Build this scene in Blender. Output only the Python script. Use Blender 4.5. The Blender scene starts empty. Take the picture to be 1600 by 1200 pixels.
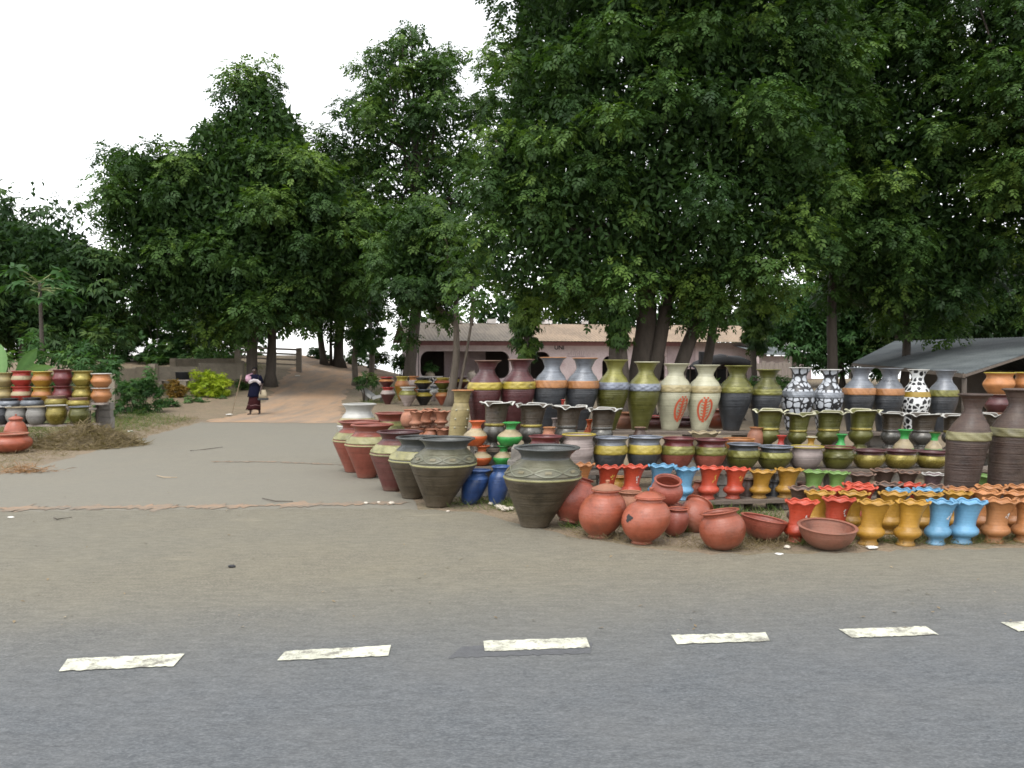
import bpy, math, random
import numpy as np
from mathutils import Vector, Matrix
from mathutils.geometry import tessellate_polygon

random.seed(7)
RNG = np.random.default_rng(11)
S = bpy.context.scene
COL = S.collection
PI = math.pi

# ------------------------------------------------------------------ camera, sky, sun, exposure
F = 1386.0
CAMZ = 1.85
TILT = math.atan(38 / F)
cam = bpy.data.cameras.new('camera')
cam.sensor_width = 36
cam.lens = 36 * F / 1600
cam.clip_start = 0.1
cam.clip_end = 6000
camo = bpy.data.objects.new('camera', cam)
camo.location = (0, 0, CAMZ)
camo.rotation_euler = (PI / 2 - TILT, 0, 0)
COL.objects.link(camo)
S.camera = camo

SUN_EL, SUN_AZ = math.radians(62), math.radians(200)   # azimuth clockwise from +Y (north)
w = bpy.data.worlds.new('World')
S.world = w
w.use_nodes = True
wn, wl = w.node_tree.nodes, w.node_tree.links
bg = wn['Background']
sky = wn.new('ShaderNodeTexSky')
sky.sky_type = 'NISHITA'
sky.sun_disc = False
sky.sun_elevation = SUN_EL
sky.sun_rotation = SUN_AZ
sky.air_density = 1.0
sky.dust_density = 1.0
sky.ozone_density = 1.0
hs = wn.new('ShaderNodeHueSaturation')                  # overcast: the cloud layer takes the blue out
hs.inputs['Saturation'].default_value = 0.10
hs.inputs['Value'].default_value = 1.42
wl.new(sky.outputs[0], hs.inputs['Color'])
wl.new(hs.outputs[0], bg.inputs['Color'])
bg.inputs['Strength'].default_value = 0.15
sun = bpy.data.lights.new('sun', 'SUN')
sun.energy = 0.9
sun.angle = math.radians(20)
sun.color = (1.0, 0.96, 0.9)
suno = bpy.data.objects.new('sun', sun)
sd = Vector((math.sin(SUN_AZ) * math.cos(SUN_EL), math.cos(SUN_AZ) * math.cos(SUN_EL), math.sin(SUN_EL)))
suno.rotation_euler = (-sd).to_track_quat('-Z', 'Y').to_euler()
suno.location = (0, -10, 30)
COL.objects.link(suno)
S.cycles.pixel_filter_type = 'BLACKMAN_HARRIS'
S.cycles.filter_width = 1.65                              # a phone camera's soft pixels
S.view_settings.view_transform = 'Standard'
S.view_settings.look = 'None'
S.view_settings.gamma = 1
S.view_settings.use_curve_mapping = False
S.view_settings.exposure = 1.10

# ------------------------------------------------------------------ pixel <-> place
def ray(px, py):
    u, v = (px - 800) / F, (600 - py) / F
    c, s = math.cos(TILT), math.sin(TILT)
    return (u, c + v * s, -s + v * c)
def at(px, py, Y):
    d = ray(px, py)
    k = Y / d[1]
    return Vector((k * d[0], Y, CAMZ + k * d[2]))
def gp(px, py, z=0.0):
    d = ray(px, py)
    k = (z - CAMZ) / d[2]
    return Vector((k * d[0], k * d[1], z))
def sst(a, b, x):
    t = np.clip((x - a) / (b - a), 0, 1)
    return t * t * (3 - 2 * t)
def ground_z(x, y):
    x = np.asarray(x, float); y = np.asarray(y, float)
    z = (1.32 + 0.8 * (1 - sst(-13.5, -8, x))) * sst(29, 54, y) * (1 - 0.52 * sst(-9.5, -5.5, x))
    z = z - 7.0 * sst(57, 82, y)
    return z
def gz(x, y):
    return float(ground_z(x, y))

# ------------------------------------------------------------------ object helpers
def link(o):
    COL.objects.link(o)
    return o
def props(o, label=None, cat=None, group=None, kind=None):
    if label: o['label'] = label
    if cat: o['category'] = cat
    if group: o['group'] = group
    if kind: o['kind'] = kind
    return o
def empty(name, loc, label=None, cat=None, group=None, rz=0.0):
    o = bpy.data.objects.new(name, None)
    o.empty_display_size = 0.1
    o.location = loc
    o.rotation_euler = (0, 0, rz)
    link(o)
    return props(o, label, cat, group)
def mk(name, v, f, mat, parent=None, smooth=True, kind=None, loc=None):
    me = bpy.data.meshes.new(name)
    me.from_pydata([tuple(p) for p in v], [], [tuple(int(i) for i in q) for q in f])
    me.update()
    if smooth:
        me.polygons.foreach_set('use_smooth', np.ones(len(me.polygons), bool))
    if mat: me.materials.append(mat)
    o = bpy.data.objects.new(name, me)
    if parent: o.parent = parent
    if kind: o['kind'] = kind
    if loc is not None: o.location = loc
    return link(o)
def mk_np(name, v, quads, mat, parent=None, kind=None, tint=None, smooth=False):
    """numpy mesh of quads"""
    me = bpy.data.meshes.new(name)
    n, m = len(v), len(quads)
    me.vertices.add(n)
    me.vertices.foreach_set('co', np.ascontiguousarray(v, np.float32).ravel())
    k = quads.shape[1]
    me.loops.add(m * k)
    me.loops.foreach_set('vertex_index', np.ascontiguousarray(quads, np.int32).ravel())
    me.polygons.add(m)
    me.polygons.foreach_set('loop_start', np.arange(0, m * k, k, dtype=np.int32))
    if smooth: me.polygons.foreach_set('use_smooth', np.ones(m, bool))
    if tint is not None:
        a = me.attributes.new('tint', 'FLOAT', 'POINT')
        a.data.foreach_set('value', np.ascontiguousarray(tint, np.float32))
    me.update(calc_edges=True)
    me.materials.append(mat)
    o = bpy.data.objects.new(name, me)
    if parent: o.parent = parent
    if kind: o['kind'] = kind
    return link(o)
def box(cx, cy, cz, sx, sy, sz, jit=0.0, rz=0.0):
    v = []
    for k in (-1, 1):
        for j, i in ((-1, -1), (-1, 1), (1, 1), (1, -1)):
            x, y, z = i * sx / 2, j * sy / 2, k * sz / 2
            c, s = math.cos(rz), math.sin(rz)
            x, y = x * c - y * s, x * s + y * c
            v.append((cx + x + random.uniform(-jit, jit), cy + y + random.uniform(-jit, jit), cz + z + random.uniform(-jit, jit)))
    f = [(3, 2, 1, 0), (4, 5, 6, 7), (0, 1, 5, 4), (1, 2, 6, 5), (2, 3, 7, 6), (3, 0, 4, 7)]
    return v, f
def bar(a, b, wx, wz):
    """box beam between two points"""
    a, b = Vector(a), Vector(b)
    d = (b - a).normalized()
    up = Vector((0, 0, 1)) if abs(d.z) < 0.9 else Vector((0, 1, 0))
    sx = d.cross(up).normalized() * wx / 2
    sz = sx.cross(d).normalized() * wz / 2
    v = [p + q for p in (a, b) for q in (-sx - sz, sx - sz, sx + sz, -sx + sz)]
    f = [(0, 1, 2, 3), (7, 6, 5, 4), (0, 4, 5, 1), (1, 5, 6, 2), (2, 6, 7, 3), (3, 7, 4, 0)]
    return v, f
def tube(pts, rads, seg=8, cap=True, rough=0.0):
    pts = [Vector(p) for p in pts]
    v, f = [], []
    n = len(pts)
    for i, p in enumerate(pts):
        d = (pts[min(i + 1, n - 1)] - pts[max(i - 1, 0)])
        d = d.normalized() if d.length > 1e-9 else Vector((0, 0, 1))
        ref = Vector((0, 1, 0)) if abs(d.y) < 0.8 else Vector((1, 0, 0))
        a = d.cross(ref).normalized()
        b = a.cross(d).normalized()
        for k in range(seg):
            t = 2 * PI * k / seg
            r = rads[i] * (1 + random.uniform(-rough, rough))
            v.append(p + a * math.cos(t) * r + b * math.sin(t) * r)
    for i in range(n - 1):
        for k in range(seg):
            k2 = (k + 1) % seg
            f.append((i * seg + k, (i + 1) * seg + k, (i + 1) * seg + k2, i * seg + k2))
    if cap:
        f.append(tuple(range(seg)))
        f.append(tuple((n - 1) * seg + k for k in range(seg - 1, -1, -1)))
    return v, f
def smooth_prof(prof, step=0.02):
    """Catmull-Rom through (r, z) points"""
    P = [np.array(p, float) for p in prof]
    P = [2 * P[0] - P[1]] + P + [2 * P[-1] - P[-2]]
    out = []
    for i in range(1, len(P) - 2):
        n = max(1, int(np.linalg.norm(P[i + 1] - P[i]) / step))
        for k in range(n):
            t = k / n
            a, b, c, d = P[i - 1], P[i], P[i + 1], P[i + 2]
            out.append(0.5 * (2 * b + (c - a) * t + (2 * a - 5 * b + 4 * c - d) * t * t + (3 * b - a - 3 * c + d) * t ** 3))
    out.append(P[-2])
    return [(max(float(p[0]), 0.002), float(p[1])) for p in out]
def lathe(prof, seg, mod=None, lean=0.0, closed=False, lean_y=0.0):
    v, f = [], []
    n = len(prof)
    for i, (r, z) in enumerate(prof):
        for k in range(seg):
            t = 2 * PI * k / seg
            rr, zz = (r, z) if mod is None else mod(t, i / max(1, n - 1), r, z)
            v.append((rr * math.cos(t) + lean * zz, rr * math.sin(t) + lean_y * zz, zz))
    m = n if closed else n - 1
    for i in range(m):
        j = (i + 1) % n
        for k in range(seg):
            k2 = (k + 1) % seg
            f.append((i * seg + k, i * seg + k2, j * seg + k2, j * seg + k))
    return v, f

# ------------------------------------------------------------------ materials
MATS = {}
class NT:
    def __init__(s, name):
        s.m = bpy.data.materials.new(name)
        s.m.use_nodes = True
        s.n, s.l = s.m.node_tree.nodes, s.m.node_tree.links
        s.b = s.n['Principled BSDF']
    def new(s, t, **kw):
        n = s.n.new(t)
        for k, v in kw.items(): setattr(n, k, v)
        return n
    def coords(s, which='Object', scale=(1, 1, 1)):
        tc = s.new('ShaderNodeTexCoord')
        mp = s.new('ShaderNodeMapping')
        mp.inputs['Scale'].default_value = scale
        s.l.new(tc.outputs[which], mp.inputs['Vector'])
        return mp.outputs[0]
    def geo(s, scale=(1, 1, 1)):
        g = s.new('ShaderNodeNewGeometry')
        mp = s.new('ShaderNodeMapping')
        mp.inputs['Scale'].default_value = scale
        s.l.new(g.outputs['Position'], mp.inputs['Vector'])
        return mp.outputs[0]
    def noise(s, vec, scale, detail=4, rough=0.6):
        n = s.new('ShaderNodeTexNoise')
        n.inputs['Scale'].default_value = scale
        n.inputs['Detail'].default_value = detail
        n.inputs['Roughness'].default_value = rough
        s.l.new(vec, n.inputs['Vector'])
        return n.outputs[0]
    def ramp(s, fac, stops):
        r = s.new('ShaderNodeValToRGB')
        e = r.color_ramp.elements
        while len(e) < len(stops): e.new(0.5)
        for el, (p, c) in zip(e, stops):
            el.position = p
            el.color = (c[0], c[1], c[2], 1) if hasattr(c, '__len__') else (c, c, c, 1)
        s.l.new(fac, r.inputs[0])
        return r.outputs[0]
    def mix(s, fac, a, b, mode='MIX'):
        m = s.new('ShaderNodeMix', data_type='RGBA', blend_type=mode)
        for sock, val in ((m.inputs[0], fac), (m.inputs[6], a), (m.inputs[7], b)):
            if hasattr(val, 'links') or hasattr(val, 'is_linked'): s.l.new(val, sock)
            elif hasattr(val, '__len__'): sock.default_value = (val[0], val[1], val[2], 1)
            else: sock.default_value = val
        return m.outputs[2]
    def math(s, op, a, b=None):
        m = s.new('ShaderNodeMath', operation=op)
        for i, val in enumerate((a, b)):
            if val is None: continue
            if hasattr(val, 'is_linked'): s.l.new(val, m.inputs[i])
            else: m.inputs[i].default_value = val
        return m.outputs[0]
    def bump(s, h, strength, dist=0.01):
        b = s.new('ShaderNodeBump')
        b.inputs['Strength'].default_value = strength
        b.inputs['Distance'].default_value = dist
        s.l.new(h, b.inputs['Height'])
        s.l.new(b.outputs[0], s.b.inputs['Normal'])
    def col(s, c):
        if hasattr(c, 'is_linked'): s.l.new(c, s.b.inputs['Base Color'])
        else: s.b.inputs['Base Color'].default_value = (*c, 1)
    def set(s, **kw):
        for k, v in kw.items():
            s.b.inputs[k.replace('_', ' ')].default_value = v
        return s.m

def srgb(r, g, b):
    return tuple(((c / 255 + 0.055) / 1.055) ** 2.4 if c / 255 > 0.04045 else c / 255 / 12.92 for c in (r, g, b))

def paint(name, c, rough=0.5, metal=0.0, rings=0.5, wear=0.35, dark=0.55, dust=0.25):
    c = tuple(x * 0.57 for x in c)
    dust *= 0.7
    rough *= 0.85
    """hand painted fired clay: throwing rings, blotchy coat, dusty film"""
    if name in MATS: return MATS[name]
    t = NT(name)
    vec = t.coords('Object')
    oi = t.new('ShaderNodeObjectInfo')
    va = t.new('ShaderNodeVectorMath', operation='ADD')
    t.l.new(vec, va.inputs[0])
    sc = t.new('ShaderNodeVectorMath', operation='SCALE')
    comb = t.new('ShaderNodeCombineXYZ')
    for i in range(3): t.l.new(oi.outputs['Random'], comb.inputs[i])
    t.l.new(comb.outputs[0], sc.inputs[0]); sc.inputs['Scale'].default_value = 17.0
    t.l.new(sc.outputs[0], va.inputs[1])
    v = va.outputs[0]
    big = t.noise(v, 5, 5, 0.65)
    fine = t.noise(v, 45, 3, 0.6)
    cd = tuple(x * dark for x in c)
    cl = tuple(min(0.9, x * 1.22 + 0.01) for x in c)
    base = t.ramp(big, [(0.28, cd), (0.48, c), (0.75, cl)])
    spk = t.ramp(fine, [(0.30, 0.0), (0.42, 1.0)])
    base = t.mix(t.math('MULTIPLY', t.math('SUBTRACT', 1.0, spk), wear), base, tuple(x * 0.5 for x in c))
    rg = t.noise(t.coords('Object', (0.9, 0.9, 42)), 1.0, 4, 0.6)
    base = t.mix(min(1.0, rings * 1.1), base, t.mix(1.0, base, t.ramp(rg, [(0.30, 0.52), (0.5, 1.0), (0.7, 1.35)]), 'MULTIPLY'))
    # dusty film
    d2 = t.ramp(t.noise(v, 3.0, 6, 0.7), [(0.45, 0.0), (0.75, 1.0)])
    base = t.mix(t.math('MULTIPLY', d2, dust), base, (0.20, 0.155, 0.11))
    spz = t.new('ShaderNodeSeparateXYZ')
    t.l.new(vec, spz.inputs[0])
    spl = t.math('ADD', spz.outputs[2], t.math('MULTIPLY', t.math('SUBTRACT', t.noise(v, 12, 5, .7), .5), .22))
    base = t.mix(t.math('MULTIPLY', t.ramp(spl, [(0.0, 1.0), (0.09, 0.0)]), min(1, dust * 2.2)), base, (0.19, 0.15, 0.11))
    # slightly different coat from pot to pot
    hv = t.new('ShaderNodeHueSaturation')
    t.l.new(base, hv.inputs['Color'])
    t.l.new(t.math('ADD', t.math('MULTIPLY', oi.outputs['Random'], 0.3), 0.85), hv.inputs['Value'])
    t.col(hv.outputs[0])
    t.set(Roughness=rough, Metallic=metal)
    t.l.new(t.ramp(big, [(0.3, rough * 0.8), (0.7, min(1, rough * 1.25))]), t.b.inputs['Roughness'])
    h = t.math('ADD', t.math('MULTIPLY', rg, rings), t.math('MULTIPLY', fine, 0.25))
    t.bump(h, 0.8, 0.02)
    MATS[name] = t.m
    return t.m

def leafmat(name, dark, mid, light, trans=0.25):
    if name in MATS: return MATS[name]
    t = NT(name)
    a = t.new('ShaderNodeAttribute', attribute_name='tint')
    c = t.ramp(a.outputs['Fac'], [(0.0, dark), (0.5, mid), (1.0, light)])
    t.col(c)
    t.set(Roughness=0.5)
    t.b.inputs['Specular IOR Level'].default_value = 0.14
    tr = t.new('ShaderNodeBsdfTranslucent')
    t.l.new(t.mix(1.0, c, (1.3, 1.5, 0.5), 'MULTIPLY'), tr.inputs['Color'])
    mx = t.new('ShaderNodeMixShader')
    mx.inputs[0].default_value = trans
    t.l.new(t.b.outputs[0], mx.inputs[1])
    t.l.new(tr.outputs[0], mx.inputs[2])
    t.l.new(mx.outputs[0], t.n['Material Output'].inputs['Surface'])
    MATS[name] = t.m
    return t.m

def plain(name, c, rough=0.8, var=0.35, scale=6.0, metal=0.0, bump=0.3, stretch=(1, 1, 1), c2=None):
    if name in MATS: return MATS[name]
    t = NT(name)
    v = t.coords('Object', stretch)
    n1 = t.noise(v, scale, 6, 0.65)
    n2 = t.noise(v, scale * 9, 3, 0.6)
    lo = c2 if c2 else tuple(x * (1 - var) for x in c)
    hi = tuple(min(0.9, x * (1 + var * 0.6)) for x in c)
    t.col(t.mix(0.3, t.ramp(n1, [(0.3, lo), (0.5, c), (0.72, hi)]), t.ramp(n2, [(0.3, lo), (0.6, hi)])))
    t.set(Roughness=rough, Metallic=metal)
    t.bump(t.math('ADD', n1, t.math('MULTIPLY', n2, 0.5)), bump, 0.02)
    MATS[name] = t.m
    return t.m

# ------------------------------------------------------------------ ground, road, path, river
def ground_mat():
    t = NT('soil')
    v = t.geo()
    a = t.noise(v, 0.35, 6, 0.6)
    b = t.noise(v, 2.2, 6, 0.7)
    c = t.noise(v, 22, 4, 0.7)
    soil = t.ramp(a, [(0.3, (.13, .10, .065)), (0.5, (.20, .15, .095)), (0.7, (.26, .185, .11))])
    soil = t.mix(t.ramp(b, [(0.48, 0), (0.66, 0.8)]), soil, (.10, .105, .045))
    soil = t.mix(0.45, soil, t.ramp(c, [(0.3, (.07, .055, .04)), (0.55, (.22, .17, .115)), (0.75, (.38, .31, .22))]))
    t.col(soil); t.set(Roughness=0.95)
    t.bump(t.math('ADD', t.math('MULTIPLY', b, 2.0), c), 0.8, 0.04)
    return t.m
def path_mat():
    t = NT('laterite')
    v = t.geo()
    b = t.noise(v, 0.9, 6, 0.65)
    c = t.noise(v, 14, 5, 0.7)
    rut = t.noise(t.geo((1.3, .16, 1)), 1.6, 5, .6)
    col = t.ramp(b, [(0.3, (.25, .175, .12)), (0.45, (.33, .225, .145)), (0.58, (.37, .225, .125)), (0.72, (.35, .275, .195))])
    col = t.mix(0.3, col, t.ramp(c, [(0.3, (.17, .11, .07)), (0.7, (.40, .29, .19))]))
    col = t.mix(t.ramp(rut, [(.42, 0), (.62, .75)]), col, (.205, .165, .125))
    t.col(col); t.set(Roughness=0.95)
    t.bump(t.math('ADD', t.math('MULTIPLY', t.math('ADD', b, rut), 2.0), c), 0.8, 0.05)
    return t.m
ALPHA = math.atan2(6.03 - 5.42, 2.57 + 2.39)
def road_mat(side):
    """bitumen with exposed chippings; dust lies on the shoulder beyond the edge line"""
    t = NT('side_asphalt' if side else 'road_asphalt')
    v = t.geo()
    vs = t.geo((.5, 1, 1))
    chip = t.noise(vs, 95, 2, 0.8)
    grit = t.noise(vs, 30, 3, 0.75)
    mot = t.noise(v, 1.3, 5, 0.6)
    wide = t.noise(v, 0.28, 4, 0.55)
    base = t.ramp(chip, [(0.3, (0.043, 0.047, 0.053)), (0.5, (0.087, 0.095, 0.102)), (0.68, (0.171, 0.177, 0.180))])
    base = t.mix(0.45, base, t.ramp(grit, [(0.3, (0.045, 0.050, 0.055)), (0.6, (0.105, 0.112, 0.118))]))
    base = t.mix(t.ramp(mot, [(0.35, 0.0), (0.7, 0.35)]), base, (0.130, 0.129, 0.124))
    dusty = t.ramp(chip, [(0.28, (0.089, 0.082, 0.060)), (0.5, (0.139, 0.126, 0.095)), (0.72, (0.211, 0.195, 0.149))])
    dusty = t.mix(t.ramp(mot, [(0.4, 0), (0.72, 0.5)]), dusty, (0.179, 0.161, 0.114))
    dusty = t.mix(t.ramp(wide, [(0.42, 0), (0.62, 0.45)]), dusty, (0.140, 0.133, 0.106))
    dusty = t.mix(t.ramp(t.noise(t.geo((1.5, 6, 1)), 0.5, 4, 0.6), [(0.64, 0), (0.76, 0.5)]), dusty, (0.243, 0.214, 0.153))
    gr2 = t.noise(t.geo((.4, 1.2, 1)), 14, 4, .8)
    dusty = t.mix(.38, dusty, t.mix(1.0, dusty, t.ramp(gr2, [(.34, .62), (.5, 1.0), (.64, 1.4)]), 'MULTIPLY'))
    base = t.mix(.35, base, t.mix(1.0, base, t.ramp(gr2, [(.34, .66), (.5, 1.0), (.64, 1.35)]), 'MULTIPLY'))
    if side:
        fac = 1.0
        dusty = t.mix(0.5, dusty, (.190, .178, .148))
        t.col(dusty)
    else:
        sp = t.new('ShaderNodeSeparateXYZ')
        g = t.new('ShaderNodeNewGeometry')
        t.l.new(g.outputs['Position'], sp.inputs[0])
        d = t.math('SUBTRACT', t.math('MULTIPLY', sp.outputs[1], math.cos(ALPHA)), t.math('MULTIPLY', sp.outputs[0], math.sin(ALPHA)))
        d = t.math('ADD', d, t.math('MULTIPLY', t.math('SUBTRACT', wide, 0.5), 1.4))
        mr = t.new('ShaderNodeMapRange', interpolation_type='SMOOTHSTEP')
        t.l.new(d, mr.inputs[0])
        mr.inputs[1].default_value = 4.7
        mr.inputs[2].default_value = 7.9
        t.col(t.mix(mr.outputs[0], base, dusty))
    t.set(Roughness=0.88)
    t.b.inputs['Specular IOR Level'].default_value = 0.35
    t.bump(t.math('ADD', chip, grit), 0.55, 0.006)
    return t.m
SOIL, LAT = ground_mat(), path_mat()
def axis(parts):
    out = []
    for a, b, s in parts: out += list(np.arange(a, b, s))
    return np.array(out + [parts[-1][1]])
gx = axis([(-3000, -300, 300), (-300, -60, 20), (-60, -24, 2), (-24, 24, 0.5), (24, 60, 2), (60, 300, 20), (300, 3000, 300)])
gy = axis([(-400, -40, 40), (-40, 6, 4), (6, 64, 0.5), (64, 100, 2), (100, 400, 30), (400, 4000, 400)])
X, Y = np.meshgrid(gx, gy)
Z = ground_z(X, Y)
nx = len(gx)
idx = (np.arange(len(gy) - 1)[:, None] * nx + np.arange(nx - 1)[None, :]).ravel()
go = mk_np('ground', np.stack([X.ravel(), Y.ravel(), Z.ravel()], 1), np.stack([idx, idx + 1, idx + nx + 1, idx + nx], 1), SOIL, kind='structure', smooth=True)

def strip(name, rows, mat, off, ncol=8, jag=0.1, kind='structure', sub=0.35):
    """rows: (y, x_left, x_right); a sheet that follows the ground with ragged sides"""
    R = []
    for (y0, a0, b0), (y1, a1, b1) in zip(rows, rows[1:]):
        n = max(1, int(abs(y1 - y0) / sub))
        for k in range(n):
            t = k / n
            R.append((y0 + (y1 - y0) * t, a0 + (a1 - a0) * t, b0 + (b1 - b0) * t))
    R.append(rows[-1])
    v, f = [], []
    for i, (y, a, b) in enumerate(R):
        a += random.uniform(-jag, jag); b += random.uniform(-jag, jag)
        for k in range(ncol + 1):
            x = a + (b - a) * k / ncol
            yy = y + (random.uniform(-jag, jag) if i in (0, len(R) - 1) else 0)
            v.append((x, yy, gz(x, yy) + off))
    m = ncol + 1
    for i in range(len(R) - 1):
        for k in range(ncol):
            f.append((i * m + k, i * m + k + 1, (i + 1) * m + k + 1, (i + 1) * m + k))
    return mk(name, v, f, mat, kind=kind)

strip('side_road', [(10.4, -11, -1.0), (11.5, -10.5, -1.3), (12.5, -9.4, -1.7), (13.8, -8.2, -2.0), (17.8, -8.4, -2.7), (25, -9.1, -3.4), (26.4, -9.2, -3.5)], road_mat(True), 0.004, 40, 0.09)
strip('path', [(25.9, -9.2, -3.2), (27.2, -9.2, -4.3), (29, -9.2, -5.4), (31, -9.3, -6.0), (36, -10.0, -6.8), (41, -10.8, -7.5), (46, -11.4, -7.7), (50, -12.0, -6.4), (56, -13.4, -4.4)], LAT, 0.010, 16, 0.22)
# main road: far edge read off the photo, near edge behind the viewpoint
edge = [(-300, -26.0), (-60, 3.6), (-25, 8.0), (-14, 9.4)]
edge += [tuple(gp(px, py)[:2]) for px, py in [(-200, 806), (0, 801), (300, 797), (600, 795), (740, 801), (800, 816), (900, 840), (1000, 857), (1120, 868), (1300, 865), (1450, 860), (1600, 856)]]
edge += [(9, 9.5), (14, 10.1), (30, 12.0), (60, 15.6), (300, 45)]
ex = np.array([e[0] for e in edge]); ey = np.array([e[1] for e in edge])
cols = np.concatenate([np.linspace(-300, -16, 20), np.linspace(-14, 12, 240), np.linspace(14, 300, 20)])
v, f = [], []
for i, x in enumerate(cols):
    ye = float(np.interp(x, ex, ey)) + (random.uniform(-0.06, 0.06) if -14 < x < 12 else 0)
    yn = -9.0 + x * math.tan(ALPHA)
    for k in range(4):
        v.append((x, yn + (ye - yn) * k / 3, 0.008))
for i in range(len(cols) - 1):
    for k in range(3):
        f.append((i * 4 + k, (i + 1) * 4 + k, (i + 1) * 4 + k + 1, i * 4 + k + 1))
mk('road', v, f, road_mat(False), kind='structure')
# laterite washed along the seams between road and side road
def seam(pts, wd, name='dirt_seam'):
    v, f = [], []
    n = 170
    P = [gp(*p) for p in pts]
    L = [(P[-1] - P[0]).length]
    for i in range(n + 1):
        t = i / n * (len(P) - 1)
        k = min(int(t), len(P) - 2)
        p = P[k].lerp(P[k + 1], t - k)
        h = wd * (0.55 + 0.45 * math.sin(i * 0.31) * math.sin(i * 0.083) + random.uniform(-0.25, 0.25)) * min(1, i / 6, (n - i) / 6) + 0.01
        v += [(p.x + random.uniform(-.03, .03), p.y - h * random.uniform(.3, 1.3), 0.0105), (p.x, p.y, 0.0135), (p.x + random.uniform(-.03, .03), p.y + h * random.uniform(.3, 1.3), 0.0105)]
    for i in range(n):
        for k in range(2):
            f.append((i * 3 + k, (i + 1) * 3 + k, (i + 1) * 3 + k + 1, i * 3 + k + 1))
    return mk(name, v, f, SEAM, kind='structure')
def seam_mat():
    t = NT('washed_dirt')
    v = t.geo((.6, 1.4, 1))
    n = t.noise(v, 2.6, 6, .75)
    c = t.noise(v, 24, 4, .75)
    col = t.ramp(t.math('ADD', n, t.math('MULTIPLY', t.math('SUBTRACT', c, .5), .7)), [(.36, (.145, .130, .105)), (.5, (.22, .165, .115)), (.68, (.29, .185, .115))])
    t.col(col); t.set(Roughness=.95)
    t.bump(c, .7, .02)
    return t.m
SEAM = seam_mat()
seam([(-60, 796), (150, 794), (350, 792), (640, 786)], 0.27)
seam([(330, 722), (420, 722), (540, 727)], 0.10)

def marking_mat():
    t = NT('road_paint')
    v = t.geo()
    n = t.noise(v, 7, 6, 0.75)
    f2 = t.noise(v, 60, 3, 0.7)
    wear = t.ramp(t.math('ADD', n, t.math('MULTIPLY', f2, 0.35)), [(0.65, 0), (0.80, 1)])
    white = t.ramp(t.noise(v, 3, 6, .7), [(0.3, (.36, .36, .29)), (0.5, (.52, .52, .42)), (0.7, (.60, .60, .49))])
    t.col(t.mix(wear, white, (.19, .18, .15)))
    t.set(Roughness=0.8)
    t.bump(f2, 0.4, 0.004)
    return t.m
MARK = marking_mat()
for q in [[(107, 1029), (288, 1021), (271, 1040), (94, 1048)], [(445, 1017), (610, 1008), (606, 1024), (432, 1032)],
          [(755, 1001), (917, 996), (923, 1011), (757, 1017)], [(1049, 992), (1195, 988), (1202, 1001), (1058, 1006)],
          [(1310, 983), (1445, 978), (1465, 991), (1330, 996)], [(1562, 972), (1690, 967), (1715, 981), (1590, 986)]]:
    A, B, C_, D = [gp(px, py, 0.0145) for px, py in q]
    n = 26
    v, f = [], []
    for i in range(n + 1):
        t = i / n
        a, b = A.lerp(B, t), D.lerp(C_, t)
        j1, j2 = random.uniform(-.008, .008), random.uniform(-.012, .006)
        ex_ = random.uniform(-.006, .006) if i in (0, n) else 0
        v += [(a.x + ex_, a.y + j1, 0.0145), (b.x + ex_, b.y + j2, 0.0145)]
    for i in range(n): f.append((2 * i + 1, 2 * i + 3, 2 * i + 2, 2 * i))
    mk('edge_marking', v, f, MARK, kind='structure')
pm = plain('tar_patch', (.080, .082, .086), .9, .3, 18, bump=.4)
pv, pf_ = [], []
for i in range(31):
    u = i / 30
    a, b = gp(722 + 204 * u, 1012 - 6 * u + random.uniform(-1, 1)), gp(700 + 222 * u, 1031 - 8 * u + random.uniform(-1.5, 1.5))
    for k in range(4):
        q = a.lerp(b, k / 3); pv.append((q.x, q.y, .0105))
for i in range(30):
    for k in range(3): pf_.append((i * 4 + k + 1, (i + 1) * 4 + k + 1, (i + 1) * 4 + k, i * 4 + k))
mk('road_patch', pv, pf_, pm, kind='structure')
t = NT('river_water')
t.col((.12, .16, .17)); t.set(Roughness=0.12)
t.bump(t.noise(t.geo((1, 2.5, 1)), 0.6, 4, 0.6), 0.2, 0.1)
mk('water', [(-3000, 70, -3.0), (3000, 70, -3.0), (3000, 3900, -3.0), (-3000, 3900, -3.0)], [(0, 1, 2, 3)], t.m, kind='structure')

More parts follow.
